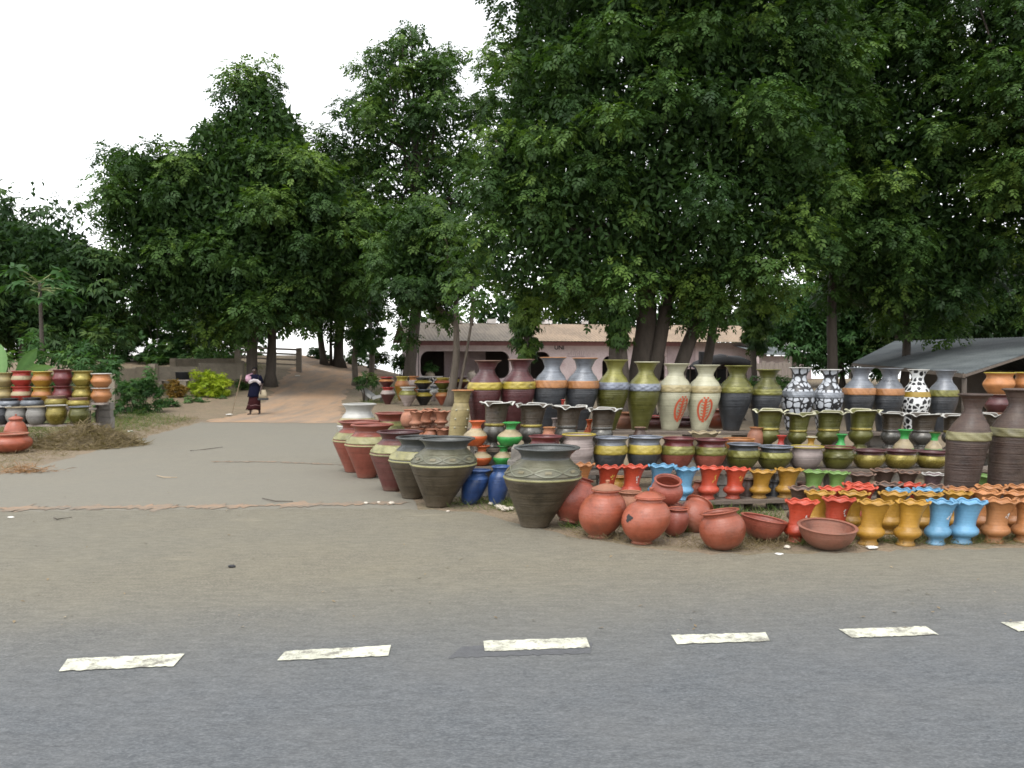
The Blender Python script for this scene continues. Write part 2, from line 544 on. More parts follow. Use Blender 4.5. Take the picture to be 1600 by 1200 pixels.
# ------------------------------------------------------------------ foliage
def leaf_template(kind):
    V, Q = [], []
    def leaflet(bx, ang, L, W, droop):
        c, s = math.cos(ang), math.sin(ang)
        k = len(V)
        for a, b, z in ((0, 0, 0), (L * .45, W, -droop * .25), (L, 0, -droop), (L * .45, -W, -droop * .25)):
            V.append((bx + a * c - b * s, a * s + b * c, z - bx * bx * 0.35))
        Q.append((k, k + 1, k + 2, k + 3))
    if kind == 'pinnate':
        for tx, A in ((.22, 1.0), (.55, .85)):
            leaflet(tx, A, .58, .155, .14); leaflet(tx, -A, .58, .155, .14)
        leaflet(.75, 0.1, .46, .145, .12)
    elif kind == 'fine':
        for i in range(4):
            tx = .15 + .22 * i
            leaflet(tx, 1.05, .40, .065, .10); leaflet(tx, -1.05, .40, .065, .10)
    elif kind == 'broad':
        V += [(0, 0, 0), (.4, .26, -.03), (1, 0, -.22), (.4, -.26, -.03)]
        Q.append((0, 1, 2, 3))
    elif kind == 'palmate':
        for i in range(7):
            leaflet(0, (i - 3) * 0.72, 1.0 - 0.07 * abs(i - 3), .16, .22)
    elif kind == 'lance':
        for i in range(3):
            leaflet(0.05 * i, (i - 1) * 0.8, 1.0, .16, .35)
    elif kind == 'narrow':
        V += [(0, 0, 0), (.45, .20, -.02), (1, 0, -.2), (.45, -.20, -.02)]
        Q.append((0, 1, 2, 3))
    elif kind == 'blade':
        V += [(0, .03, 0), (.6, .022, .05), (1, 0, -.05), (.6, -.022, .05)]
        Q.append((0, 1, 2, 3))
    return np.array(V, np.float32), np.array(Q, np.int32)
TEMPL = {k: leaf_template(k) for k in ('pinnate', 'fine', 'broad', 'palmate', 'lance', 'blade', 'narrow')}
def unit(a):
    return a / np.maximum(np.linalg.norm(a, axis=1, keepdims=True), 1e-9)
def leaves(P, D, UP, scale, kind):
    V, Q = TEMPL[kind]
    x = unit(D)
    z = unit(UP - (UP * x).sum(1, keepdims=True) * x)
    y = np.cross(z, x)
    M = np.stack([x, y, z], 2)                       # N,3,3 columns
    W = np.einsum('nij,vj->nvi', M, V) * scale[:, None, None] + P[:, None, :]
    n, nv = len(P), len(V)
    quads = Q[None] + (np.arange(n) * nv)[:, None, None]
    return W.reshape(-1, 3), quads.reshape(-1, 4)
def inside(poly, p):
    poly = np.array(poly, float)
    x, y = p[:, 0], p[:, 1]
    r = np.zeros(len(p), bool)
    n = len(poly)
    dist = np.full(len(p), 1e9)
    for i in range(n):
        a, b = poly[i], poly[(i + 1) % n]
        c = ((a[1] > y) != (b[1] > y)) & (x < (b[0] - a[0]) * (y - a[1]) / (b[1] - a[1] + 1e-12) + a[0])
        r ^= c
        e = b - a
        t = np.clip(((p - a) @ e) / (e @ e + 1e-12), 0, 1)
        dist = np.minimum(dist, np.linalg.norm(p - (a + t[:, None] * e), axis=1))
    return r, dist
def crown_points(poly, Yd, T, dens, rng):
    poly = np.array(poly, float)
    lo, hi = poly.min(0), poly.max(0)
    m = Yd / F
    area = (hi - lo).prod() * m * m
    n = int(area * dens)
    p = lo + rng.random((n, 2)) * (hi - lo)
    ins, dist = inside(poly, p)
    p, dist = p[ins], dist[ins] * m
    h = T * np.sqrt(1 - (1 - np.minimum(1, dist / T)) ** 2)
    u = rng.uniform(-1, 1, len(p))
    u = np.sign(u) * np.abs(u) ** 0.6               # favour the shell
    base = np.array([at(a, b, Yd) for a, b in p]).reshape(-1, 3)
    base[:, 1] += u * h
    return base, dist
def clump_leaves(C, rc, per, size, kind, rng, droop=0.55, bright=0.0, flat=0.7):
    n = len(C)
    reps = np.maximum(6, (per * (rc / rc.mean()) ** 2).astype(int))
    ci = np.repeat(np.arange(n), reps)
    d = unit(rng.normal(size=(len(ci), 3)) + np.array([0, 0, 0.25]))
    rad = rc[ci] * rng.uniform(0.45, 1.08, len(ci))
    P = C[ci] + d * rad[:, None] * np.array([1, 1, flat])
    D = d * np.array([1, 1, .45]) + rng.normal(size=d.shape) * .38 - np.array([0, 0, droop])
    UP = d * 0.7 + np.array([0, 0, 1.0]) + rng.normal(size=d.shape) * .3
    sc = size * rng.uniform(0.65, 1.3, len(ci))
    v, q = leaves(P, D, UP, sc, kind)
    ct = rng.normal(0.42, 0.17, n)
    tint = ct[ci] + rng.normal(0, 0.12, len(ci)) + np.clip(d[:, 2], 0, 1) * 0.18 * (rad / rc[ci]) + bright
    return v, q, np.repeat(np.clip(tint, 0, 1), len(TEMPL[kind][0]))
def bark(name, c):
    return plain(name, c, 0.9, 0.45, 9, bump=0.8, stretch=(1, 1, 0.25))
BARK = bark('bark', (.060, .048, .038))
BARKG = bark('grey_bark', (.115, .095, .075))
NEEM = leafmat('neem_leaf', (.020, .044, .015), (.045, .090, .022), (.125, .195, .038))
NEEM2 = leafmat('neem_leaf_dark', (.019, .043, .017), (.038, .076, .023), (.088, .135, .034))
SHRUB = leafmat('shrub_leaf', (.025, .060, .020), (.050, .115, .035), (.12, .20, .06))
def tree(name, label, cat, poly, Yd, T, trunks, rng_seed, dens=3.0, rc=(0.40, 0.85), per=85, size=0.30, kind='pinnate', mat=NEEM,
         limbs=9, group=None, extra=None, fill=760, fsz=1.0, thick=1.55, bright=0.0, bk=BARK, flat=0.7, trunk_r=None, droop=0.55, limb_r=0.07):
    """trunks: list of (base px x, top px x, top px y, radius, dy)"""
    rng = np.random.default_rng(rng_seed)
    b0 = trunks[0]
    bx = at(b0[0], 560, Yd).x
    root = empty(name, (0, 0, 0), label, cat, group)
    base = Vector((bx, Yd, gz(bx, Yd)))
    root.location = base
    C, dist = crown_points(poly, Yd, T, dens * thick, rng)
    r = rng.uniform(rc[0], rc[1], len(C))
    size = size * .78
    r = r * 1.05
    per = int(per * 1.12)
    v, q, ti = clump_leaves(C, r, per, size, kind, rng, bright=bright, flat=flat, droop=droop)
    if extra:
        for (epoly, eY, eT, ed, erc, eper, esz, ek, eb) in extra:
            C2, _ = crown_points(epoly, eY, eT, ed, rng)
            v2, q2, t2 = clump_leaves(C2, rng.uniform(erc[0], erc[1], len(C2)), eper, esz, ek, rng, bright=eb)
            q = np.concatenate([q, q2 + len(v)]); v = np.concatenate([v, v2]); ti = np.concatenate([ti, t2])
            C = np.concatenate([C, C2])
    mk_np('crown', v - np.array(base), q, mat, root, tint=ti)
    # filler leaves added to block sky through the crown, tinted darker for inner shade
    I, di = crown_points(poly, Yd, T * .68, fill, rng)
    I = I[di > .75 * rc[1]]
    if len(I):
        v3, q3 = leaves(I, rng.normal(size=I.shape) - np.array([0, 0, .5]), rng.normal(size=I.shape) + np.array([0, 0, .6]), size * 1.0 * fsz * rng.uniform(.6, 1.3, len(I)), 'narrow')
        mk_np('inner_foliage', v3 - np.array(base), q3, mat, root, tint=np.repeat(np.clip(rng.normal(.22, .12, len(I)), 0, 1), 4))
    st = random.Random(rng_seed)
    tops = []
    for (px, tx, ty, rad, dy) in trunks:
        a = at(px, 560, Yd + dy); a.z = gz(a.x, a.y) - 0.1
        b = at(tx, ty, Yd + dy * 2.0)
        n = 9
        pts, rr = [], []
        for i in range(n + 1):
            t = i / n
            p = a.lerp(b, t)
            p.x += math.sin(t * 5 + px) * rad * 0.5
            p.y += math.cos(t * 4 + px) * rad * 0.4
            pts.append(p - base)
            rr.append(rad * (1.0 - 0.45 * t) * (1 + 0.55 * max(0, 0.10 - t) / 0.10))
        tv, tf = tube(pts, rr, 12, True, 0.06)
        mk('trunk', tv, tf, bk, root)
        tops.append((pts[-1] + base, pts[-3] + base))
    order = rng.permutation(len(C))[:limbs]
    for k, i in enumerate(order):
        s0 = min(tops, key=lambda tp: (tp[0] - Vector(C[i])).length)
        s = s0[1] if k % 2 else s0[0]
        e = Vector(C[i])
        mid = s.lerp(e, 0.5) + Vector((0, 0, -0.1 * (e - s).length + 0.25))
        n = 7
        pts, rr = [], []
        for j in range(n + 1):
            t = j / n
            p = s * (1 - t) ** 2 + mid * 2 * t * (1 - t) + e * t * t
            p += Vector((st.uniform(-1, 1), st.uniform(-1, 1), st.uniform(-1, 1))) * 0.05
            pts.append(p - base); rr.append(limb_r * (1 - 0.8 * t) + 0.012)
        tv, tf = tube(pts, rr, 6, True)
        mk('limb', tv, tf, bk, root)
    return root
def bush(name, label, cat, poly, Yd, T, seed, dens=10, rc=(.15, .3), per=40, size=0.16, kind='broad', mat=SHRUB, group=None, bright=0.0, stems=4, droop=0.2):
    rng = np.random.default_rng(seed)
    C, _ = crown_points(poly, Yd, T, dens, rng)
    cx = float(np.mean(C[:, 0]))
    base = Vector((cx, Yd, gz(cx, Yd)))
    root = empty(name, base, label, cat, group)
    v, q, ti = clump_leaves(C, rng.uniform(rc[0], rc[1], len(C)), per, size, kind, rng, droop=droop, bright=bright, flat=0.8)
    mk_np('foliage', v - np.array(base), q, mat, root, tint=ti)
    for i in rng.permutation(len(C))[:stems]:
        e = Vector(C[i]) - base
        s = Vector((e.x * 0.25, e.y * 0.25, -0.05))
        tv, tf = tube([s, s.lerp(e, .5) + Vector((0.03, 0, .05)), e], [.025, .018, .008], 6)
        mk('stem', tv, tf, BARK, root)
    return root

# ------------------------------------------------------------------ buildings
PINK = plain('pink_wall', (.53, .44, .435), 0.9, 0.22, 1.6, bump=0.15, c2=(.36, .25, .25))
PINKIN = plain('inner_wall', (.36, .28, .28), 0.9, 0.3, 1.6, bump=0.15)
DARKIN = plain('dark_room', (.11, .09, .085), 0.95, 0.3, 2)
WHITEP = plain('white_plaster', (.62, .58, .55), 0.85, 0.2, 3, bump=0.1)
WOODG = plain('grey_board', (.27, .23, .20), 0.9, 0.35, 5, stretch=(6, 6, 0.6), bump=0.4)
WOODD = plain('dark_plank', (.12, .095, .075), 0.9, 0.4, 5, stretch=(0.6, 6, 6), bump=0.5)
def roof_mat(name, c, c2):
    t = NT(name)
    v = t.geo()
    n = t.noise(v, 0.7, 6, 0.65)
    st = t.noise(t.geo((1, 0.15, 0.3)), 5, 4, 0.6)
    t.col(t.mix(0.4, t.ramp(n, [(0.35, c2), (0.6, c)]), t.ramp(st, [(0.35, c2), (0.65, c)])))
    t.set(Roughness=0.75, Metallic=0.0)
    return t.m
ROOF1 = roof_mat('weathered_sheet', (.20, .165, .125), (.11, .092, .072))
ROOF2 = roof_mat('tan_sheet', (.29, .21, .14), (.17, .125, .085))
ROOF3 = roof_mat('zinc_sheet', (.115, .130, .130), (.040, .048, .052))
def corrugated(name, a, b, c, d, mat, parent, pitch=0.16, amp=0.022, ragged=0.0):
    """sheet between ridge a->b and eave d->c, waves running down the slope; real thickness"""
    a, b, c, d = map(Vector, (a, b, c, d))
    n = max(6, int((b - a).length / (pitch / 4)))
    nrm = (b - a).cross(d - a).normalized()
    if nrm.z < 0: nrm = -nrm
    v, f = [], []
    rows = 5
    for i in range(n + 1):
        t = i / n
        o = nrm * amp * math.sin(i * PI / 2)
        e = random.uniform(-ragged, ragged) if i % 6 == 0 else 0
        for k in range(rows):
            s = k / (rows - 1)
            p = a.lerp(b, t).lerp(d.lerp(c, t), s + (e if k == rows - 1 else 0)) + o
            v += [p, p - nrm * 0.012]
    m = rows * 2
    for i in range(n):
        for k in range(rows - 1):
            p, q = i * m + 2 * k, (i + 1) * m + 2 * k
            f.append((p, q, q + 2, p + 2)); f.append((p + 1, p + 3, q + 3, q + 1))
        k = rows - 1
        p, q = i * m + 2 * k, (i + 1) * m + 2 * k
        f.append((p, q, q + 1, p + 1))
    return mk(name, v, f, mat, parent, smooth=False)
def rrect(x0, z0, x1, z1, r, n=6):
    out = []
    for cx, cz, a0 in ((x1 - r, z0 + r, -90), (x1 - r, z1 - r, 0), (x0 + r, z1 - r, 90), (x0 + r, z0 + r, 180)):
        for k in range(n + 1):
            a = math.radians(a0 + 90 * k / n)
            out.append((cx + r * math.cos(a), cz + r * math.sin(a)))
    return out
def wall_with_holes(name, outer, holes, thick, mat, parent):
    """outer/holes as (x, z) loops in the wall's own plane; front at y=0, back at y=thick"""
    loops = [outer] + holes
    tri = tessellate_polygon([[Vector((x, z, 0)) for x, z in lp] for lp in loops])
    flat = [p for lp in loops for p in lp]
    n = len(flat)
    v = [(x, 0, z) for x, z in flat] + [(x, thick, z) for x, z in flat]
    f = [t for t in tri] + [(c + n, b + n, a + n) for a, b, c in tri]
    k = 0
    for lp in loops:
        m = len(lp)
        for i in range(m):
            j = (i + 1) % m
            f.append((k + i, k + j, k + j + n, k + i + n))
        k += m
    o = mk(name, v, f, mat, parent, smooth=False)
    return o
def line_text(name, body, size, mat, parent, loc, rot=(PI / 2, 0, 0)):
    cu = bpy.data.curves.new(name, 'FONT')
    cu.body = body; cu.size = size; cu.extrude = 0.002; cu.offset = 0.008
    tmp = bpy.data.objects.new('tmp', cu); COL.objects.link(tmp)
    bpy.context.view_layer.update()
    me = bpy.data.meshes.new_from_object(tmp.evaluated_get(bpy.context.evaluated_depsgraph_get()))
    bpy.data.objects.remove(tmp)
    me.materials.clear(); me.materials.append(mat)
    o = bpy.data.objects.new(name, me)
    o.parent = parent; o.location = loc; o.rotation_euler = rot
    return link(o)
BLACKP = plain('black_paint', (.02, .02, .022), 0.6, 0.2, 8)
# long pink house: front wall runs from L (48 m) to R (53 m)
HL, HR = at(646, 560, 48), at(1196, 560, 53)
hz0 = gz(HL.x, 48) - 0.1
hang = math.atan2(HR.y - HL.y, HR.x - HL.x)
hlen = math.hypot(HR.x - HL.x, HR.y - HL.y)
house = empty('house', (HL.x, HL.y, hz0), 'long low pink plastered house with rounded openings under a weathered roof', 'house', None, hang)
def hx(px):                                     # pixel column -> metres along the wall
    k = (px - 646) / (1196 - 646)
    d = 1 / ((1 - k) / 48 + k / 53)             # perspective-true along the wall
    return (d - 48) / (53 - 48) * hlen
def hzv(px, py):
    k = hx(px) / hlen
    return at(px, py, 48 + 5 * k).z - hz0
top = hzv(646, 533)
holes = [rrect(hx(657), hzv(657, 592), hx(796), hzv(796, 549), 0.45), rrect(hx(822), hzv(822, 592), hx(860), hzv(860, 550), 0.42),
         rrect(hx(941), hzv(941, 600), hx(972), hzv(972, 556), 0.45), rrect(hx(1013), hzv(1013, 600), hx(1040), hzv(1040, 556), 0.04),
         rrect(hx(1100), hzv(1100, 600), hx(1165), hzv(1165, 559), 0.06)]
wall_with_holes('wall', [(0, 0), (hlen, 0), (hlen, top), (0, top)], holes, 0.2, PINK, house)
for nm, (x0, x1, y0, y1) in {'side_wall': (0, 0.2, 0.2, 5), 'end_wall': (hlen - 0.2, hlen, 0.2, 5)}.items():
    v, f = box((x0 + x1) / 2, (y0 + y1) / 2, top / 2, x1 - x0, y1 - y0, top); mk(nm, v, f, PINK, house, False)
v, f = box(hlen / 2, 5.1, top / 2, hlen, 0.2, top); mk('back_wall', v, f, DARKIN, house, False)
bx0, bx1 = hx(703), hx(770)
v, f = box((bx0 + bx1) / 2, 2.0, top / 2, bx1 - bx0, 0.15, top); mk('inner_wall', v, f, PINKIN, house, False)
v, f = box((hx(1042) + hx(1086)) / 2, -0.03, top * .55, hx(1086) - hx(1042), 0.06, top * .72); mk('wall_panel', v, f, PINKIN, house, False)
v, f = box((hx(1015) + hx(1034)) / 2, -0.04, hzv(1024, 546), hx(1034) - hx(1015), 0.05, hzv(1024, 537) - hzv(1024, 555)); mk('window_panel', v, f, WHITEP, house, False)
v, f = box((hx(1060) + hx(1082)) / 2, -0.12, hzv(1070, 543), hx(1082) - hx(1060), 0.2, 0.06); mk('ledge', v, f, WHITEP, house, False)
v, f = box(hx(646) + 0.12, -0.06, top / 2 - 0.1, 0.24, 0.1, top - 0.2); mk('corner_pillar', v, f, PINK, house, False)
v, f = tube([(hx(653), -0.06, 0.5), (hx(653), -0.06, top - 0.3)], [.04, .04], 8); mk('drain_pipe', v, f, BLACKP, house)
v, f = box(hlen * 0.37, -0.03, hzv(850, 537), hlen * 0.735, 0.05, 0.22); mk('fascia', v, f, plain('rose_fascia', (.33, .17, .18), .9, .3, 2), house, False)
ridge_z, eave_z = hzv(646, 507) + 0.25, top + 0.03
sp = hx(832)
corrugated('roof', (-0.35, 3.6, ridge_z), (sp, 3.6, ridge_z), (sp, -0.75, eave_z), (-0.35, -0.75, eave_z - 0.02), ROOF1, house, 0.2, 0.011, 0.012)
o = corrugated('roof', (sp + 0.01, 3.6, ridge_z), (hlen + 0.2, 3.6, ridge_z), (hlen + 0.2, -0.75, eave_z), (sp + 0.01, -0.75, eave_z), ROOF2, house, 0.2, 0.011, 0.012)
o['label'] = 'tan roof sheets on the right part of the house'
corrugated('rear_roof', (-0.35, 3.62, ridge_z + .01), (hlen + 0.2, 3.62, ridge_z + .01), (hlen + .2, 7.4, eave_z), (-0.35, 7.4, eave_z), ROOF1, house, 0.2, 0.02)
for px in (690, 737, 790, 845, 882, 945, 1050):
    v, f = box(hx(px), 3.55, ridge_z + 0.12, random.uniform(.25, .6), 0.25, 0.22, 0.03); mk('ridge_block', v, f, WHITEP, house, False)
line_text('lettering', 'UNI', 0.34, BLACKP, house, (hx(866), -0.012, hzv(873, 546)))
GREYP = plain('grey_scribble', (.24, .17, .175), .8, .3, 6)
for k in range(9):                                  # faded scrawl under the letters
    x = hx(887) + k * 0.115
    v, f = bar((x, -0.008, hzv(900, 556) + random.uniform(0, .06)), (x + random.uniform(-.02, .1), -0.008, hzv(900, 550) + random.uniform(-.06, .06)), 0.012, 0.014)
    mk('scrawl', v, f, GREYP, house, False)
v, f = box((hx(887) + hx(914)) / 2, -0.008, hzv(900, 557), hx(914) - hx(887), 0.012, 0.02); mk('scrawl', v, f, GREYP, house, False)
# pierced block screen at the foot of the left bay
scr = empty('block_screen', (HL.x + 0.1, HL.y - 1.4, gz(HL.x, 46.6)), 'low black and white pierced block screen before the pink house', 'screen')
v, f = box(0.75, 0, .24, 1.7, .14, .48); mk('panel', v, f, BLACKP, scr, False)
for k in range(5):
    for s in (1, -1):
        v, f = bar((0.02 + k * .34, -0.085, .24 - s * .17), (0.30 + k * .34, -0.085, .24 + s * .17), .03, .06)
        mk('lattice_bar', v, f, WHITEP, scr, False)
for z in (.03, .46):
    v, f = box(0.75, -0.085, z, 1.7, .03, .06); mk('border', v, f, WHITEP, scr, False)
# dim things on the veranda
for px, hh, lab, c in ((672, .75, 'pale pot of plants standing inside the left bay of the pink house', (.4, .33, .25)), (737, .7, 'small pale jar standing beside the inner wall of the pink house', (.42, .36, .30))):
    p = at(px, 585, 49.0 if px < 700 else 48.9); g = gz(p.x, p.y)
    e = empty('jar', (p.x, p.y, g), lab, 'jar')
    v, f = lathe(smooth_prof([(.12, 0), (.25, .25), (.26, .5), (.15, .62), (.2, hh), (.16, hh - .02), (.12, .6), (.02, .3)]), 16)
    mk('body', v, f, plain('jar%d' % px, c, .8), e)
    if px < 700:
        rng = np.random.default_rng(5)
        vv, q, ti = clump_leaves(np.array([[0, 0, hh + .25], [.15, 0, hh + .1], [-.15, 0, hh + .15]]), np.array([.25, .2, .2]), 30, .25, 'lance', rng)
        mk_np('foliage', vv, q, SHRUB, e, tint=ti)
# small house to the right of it
SL, SR = at(1186, 560, 50), at(1268, 560, 55)
sh = empty('shack', (SL.x, SL.y, gz(SL.x, 50) - .1), 'small pale pink house with a grey sheet roof beside the long house', 'house', None, math.atan2(SR.y - SL.y, SR.x - SL.x))
slen = math.hypot(SR.x - SL.x, SR.y - SL.y)
st_ = at(1190, 556, 50).z - gz(SL.x, 50) + .1
wall_with_holes('wall', [(0, 0), (slen, 0), (slen, st_), (0, st_)], [rrect(slen * .55, .2, slen * .68, st_ - .15, .02, 2)], .15, PINK, sh)
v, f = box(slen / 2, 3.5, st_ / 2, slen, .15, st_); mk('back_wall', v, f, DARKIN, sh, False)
corrugated('roof', (1.0, 2.2, st_ + .62), (slen - .6, 2.2, st_ + .62), (slen + .3, -.6, st_), (-.3, -.6, st_ + .08), ROOF3, sh, .2, .02, .02)
# board fence in front of it
fp = at(1176, 600, 44)
fen = empty('board_fence', (fp.x, fp.y, gz(fp.x, fp.y)), 'weathered upright board fence in front of the small grey roofed house', 'fence')
fw = at(1236, 600, 44).x - fp.x
nb = 9
for k in range(nb):
    hh = at(1200, 566, 44).z - gz(fp.x, 44) + random.uniform(-.06, .06)
    v, f = box((k + .5) * fw / nb, random.uniform(-.01, .01), hh / 2, fw / nb - .02, .03, hh, .004); mk('board', v, f, WOODG, fen, False)
for z in (.35, 1.2):
    v, f = box(fw / 2, .045, z, fw, .04, .08); mk('rail', v, f, WOODG, fen, False)
for x in (0, fw):
    v, f = box(x, .08, .8, .1, .1, 1.6); mk('post', v, f, WOODG, fen, False)
# dark tarpaulin shelter before the right end of the house
tp0 = at(1098, 590, 41)
tg = gz(tp0.x, 41)
tar = empty('tarpaulin_shelter', (tp0.x, 41, tg), 'black sagging sheet shelter in front of the right end of the pink house', 'shelter')
def tz(px, py): q = at(px, py, 41); return (q.x - tp0.x, q.z - tg)
pts = [tz(*p) for p in ((1086, 576), (1093, 570), (1100, 566), (1118, 559), (1136, 556), (1146, 559), (1166, 559), (1172, 562))]
v, f = [], []
for x, z in pts:
    for y, dz in ((-.1, -.04), (.6, .06), (1.4, .1), (2.2, -.05)): v.append((x, y, z + dz + random.uniform(-.03, .03)))
for x, z in pts:
    v.append((x, -.12, z - random.uniform(.25, .4)))
for i in range(len(pts) - 1):
    for k in range(3): f.append((i * 4 + k, (i + 1) * 4 + k, (i + 1) * 4 + k + 1, i * 4 + k + 1))
    a = len(pts) * 4
    f.append((a + i, a + i + 1, (i + 1) * 4, i * 4))
TARP = plain('black_sheet', (.010, .010, .011), 1.0, .3, 4)
o = mk('sheet', v, f, TARP, tar)
sm = o.modifiers.new('thick', 'SOLIDIFY'); sm.thickness = .02
for x, z in (pts[1], pts[4], pts[-2]):
    for y in (0, 2.1):
        v, f = tube([(x, y, -.05), (x, y, z - .02)], [.04, .035], 6); mk('pole', v, f, BARK, tar)
v, f = box((pts[0][0] + pts[-1][0]) / 2, 2.15, .55, pts[-1][0] - pts[0][0], .05, 1.1); mk('back_sheet', v, f, TARP, tar, False)
v, f = box(pts[0][0] + .45, .3, pts[2][1] + .22, .34, .3, .5, .03); mk('bundle', v, f, TARP, tar, False)
# open shed with a zinc roof at the right
shed = empty('open_shed', (8, 24, 0), 'open shed with a low grey zinc roof behind the pots at the right', 'shed')
off = Vector((8, 24, 0))
A_, B_, C_, D_ = at(1507, 583, 20), at(1332, 567, 32), at(1398, 533, 36), at(1690, 524, 25)
corrugated('roof', C_ - off, D_ - off, A_ - off, B_ - off, ROOF3, shed, 0.16, 0.016, 0.006)
v, f = bar(A_ - off - Vector((0, 0, .06)), D_ - off - Vector((0, 0, .06)), .04, .06); mk('verge_board', v, f, WOODD, shed, False)
v, f = bar(A_ - off - Vector((0, 0, .06)), B_ - off - Vector((0, 0, .06)), .05, .09); mk('eave_beam', v, f, WOODD, shed, False)
mid = D_ + (A_ - B_) * 0.0
E_ = D_ + Vector((4.5, 4.5, -1.2)); G_ = C_ + Vector((4.5, 8, -1.1))
corrugated('rear_roof', C_ - off + Vector((0, .02, .005)), D_ - off + Vector((0, .02, .005)), E_ - off, G_ - off, ROOF3, shed, 0.2, 0.02)
for p in (A_, B_, A_.lerp(B_, .5), D_, E_, C_):
    v, f = tube([(p.x - 8 + .05, p.y - 24 + .1, -.05), (p.x - 8 + .05, p.y - 24 + .1, p.z - .12)], [.06, .055], 8); mk('post', v, f, BARK, shed)
v, f = bar((E_.x - 8, E_.y - 24, .9), (G_.x - 8, G_.y - 24, .9), .08, 1.9); mk('back_wall', v, f, WOODD, shed, False)
for k in range(6):
    a, b = A_.lerp(B_, (k + .3) / 6), D_.lerp(C_, (k + .3) / 6)
    v, f = bar(a - off - Vector((0, 0, .075)), b - off - Vector((0, 0, .075)), .05, .07); mk('rafter', v, f, WOODD, shed, False)

# low walls and rail fence at the left
CONC = plain('old_concrete', (.25, .215, .165), .95, .35, 2.5, bump=.5)
def lowwall(label, p0, p1, thick, mat):
    (x0, y0, Y0), (x1, y1, Y1) = p0, p1
    a, b = at(x0, y0, Y0), at(x1, y1, Y1)
    e = empty('low_wall', (a.x, a.y, 0), label, 'wall', 'low concrete walls')
    n = max(2, int((b - a).length / 1.5))
    for i in range(n):
        p, q = a.lerp(b, i / n), a.lerp(b, (i + 1) / n - .008)
        zt = (p.z + q.z) / 2 + random.uniform(-.02, .02)
        m = (p + q) / 2
        g = gz(m.x, m.y) - .1
        v, f = box(m.x - a.x, m.y - a.y, (zt + g) / 2, (q - p).length, thick, zt - g, .012, math.atan2(q.y - p.y, q.x - p.x))
        mk('wall_panel', v, f, mat, e, False)
    for i in (0, n):
        p = a.lerp(b, i / n); g = gz(p.x, p.y) - .1
        v, f = box(p.x - a.x, p.y - a.y - .05, (p.z + .06 + g) / 2, .28, .28, p.z + .06 - g, .015); mk('pillar', v, f, mat, e, False)
lowwall('near low concrete wall of rough panels behind the yellow green bush', (243, 575, 38), (376, 566, 40.5), .14, CONC)
lowwall('far low concrete wall seen above the nearer wall', (272, 562, 43), (372, 559, 45), .14, CONC)
lowwall('low grey concrete wall just behind the orange pot stack', (176, 577, 33), (240, 571, 36), .14, CONC)
rf = empty('rail_fence', (at(467, 580, 45).x, 45, gz(at(467, 580, 45).x, 45)), 'old timber rail fence crossing behind the twin tree trunks', 'fence')
org = Vector(rf.location)
RAILW = plain('silver_timber', (.25, .215, .18), .9, .35, 6, stretch=(.7, 5, 5), bump=.4)
pa, pb = at(467, 545, 45), at(371, 540, 45.5)
for p, lab in ((pa, None), (pb, None)):
    g = gz(p.x, p.y)
    v, f = box(p.x - org.x, p.y - org.y, (p.z + .04 + g - .1) / 2 - org.z, .24, .22, p.z + .14 - g, .015); mk('post', v, f, RAILW, rf, False)
for dz, s in ((-.08, .10), (-.32, .09), (-.60, .09), (-.85, .07)):
    v, f = bar(pa - org + Vector((0, .05, dz + .03)), pb - org + Vector((0, .05, dz)), .05, s); mk('rail', v, f, RAILW, rf, False)
pc = at(330, 542, 47)
for dz in (-.1, -.35):
    v, f = bar(pb - org + Vector((0, .05, dz)), pc - org + Vector((0, .05, dz)), .05, .08); mk('rail', v, f, RAILW, rf, False)

# ------------------------------------------------------------------ trees and shrubs
tree('neem_tree', 'huge spreading dark green tree over the middle of the pot stall', 'tree',
     [(800, -150), (772, -20), (766, 60), (774, 100), (756, 160), (740, 205), (730, 260), (718, 310), (708, 370), (706, 420), (726, 456), (755, 482),
      (840, 496), (900, 500), (960, 492), (1050, 490), (1130, 490), (1200, 474), (1250, 452), (1290, 400), (1315, 300), (1330, 100), (1310, -100), (1180, -230), (950, -230)],
     25, 4.2, [(978, 950, 360, .28, 0), (998, 1005, 330, .36, .3), (1016, 1050, 350, .24, .2), (1040, 1130, 380, .24, .5), (1092, 1124, 400, .18, 1.5)], 21,
     dens=1.75, rc=(.45, .95), per=100, size=.30, limbs=14)
tree('neem_tree', 'tall dark tree rising between the big tree and the zinc shed', 'tree',
     [(1270, -160), (1420, -190), (1476, -60), (1488, 40), (1500, 120), (1530, 190), (1570, 330), (1560, 450), (1480, 512), (1400, 520), (1330, 505), (1280, 470), (1240, 380), (1240, 200), (1250, 0)],
     28, 3.6, [(1296, 1310, 330, .19, 0), (1408, 1425, 330, .16, 1)], 22, dens=1.7, rc=(.45, .95), per=90, size=.32, limbs=10)
tree('neem_tree', 'dark tree at the right edge overhanging the zinc shed', 'tree',
     [(1528, 20), (1540, -100), (1640, -200), (1800, -180), (1900, 100), (1880, 380), (1760, 480), (1640, 490), (1590, 450), (1570, 330), (1535, 200), (1520, 130), (1512, 90)],
     24, 3.4, [(1700, 1680, 330, .24, 0)], 23, dens=1.7, rc=(.45, .9), per=90, size=.30, limbs=10)
tree('broadleaf_tree', 'dark bushy tree growing behind the zinc shed roof', 'tree',
     [(1370, 380), (1480, 360), (1700, 360), (1860, 420), (1850, 560), (1640, 560), (1450, 556), (1380, 540), (1350, 470)],
     42, 3.0, [(1500, 1500, 480, .25, 0), (1400, 1400, 480, .15, 0)], 24, dens=1.1, rc=(.6, 1.1), per=70, size=.42, mat=NEEM2, limbs=5)
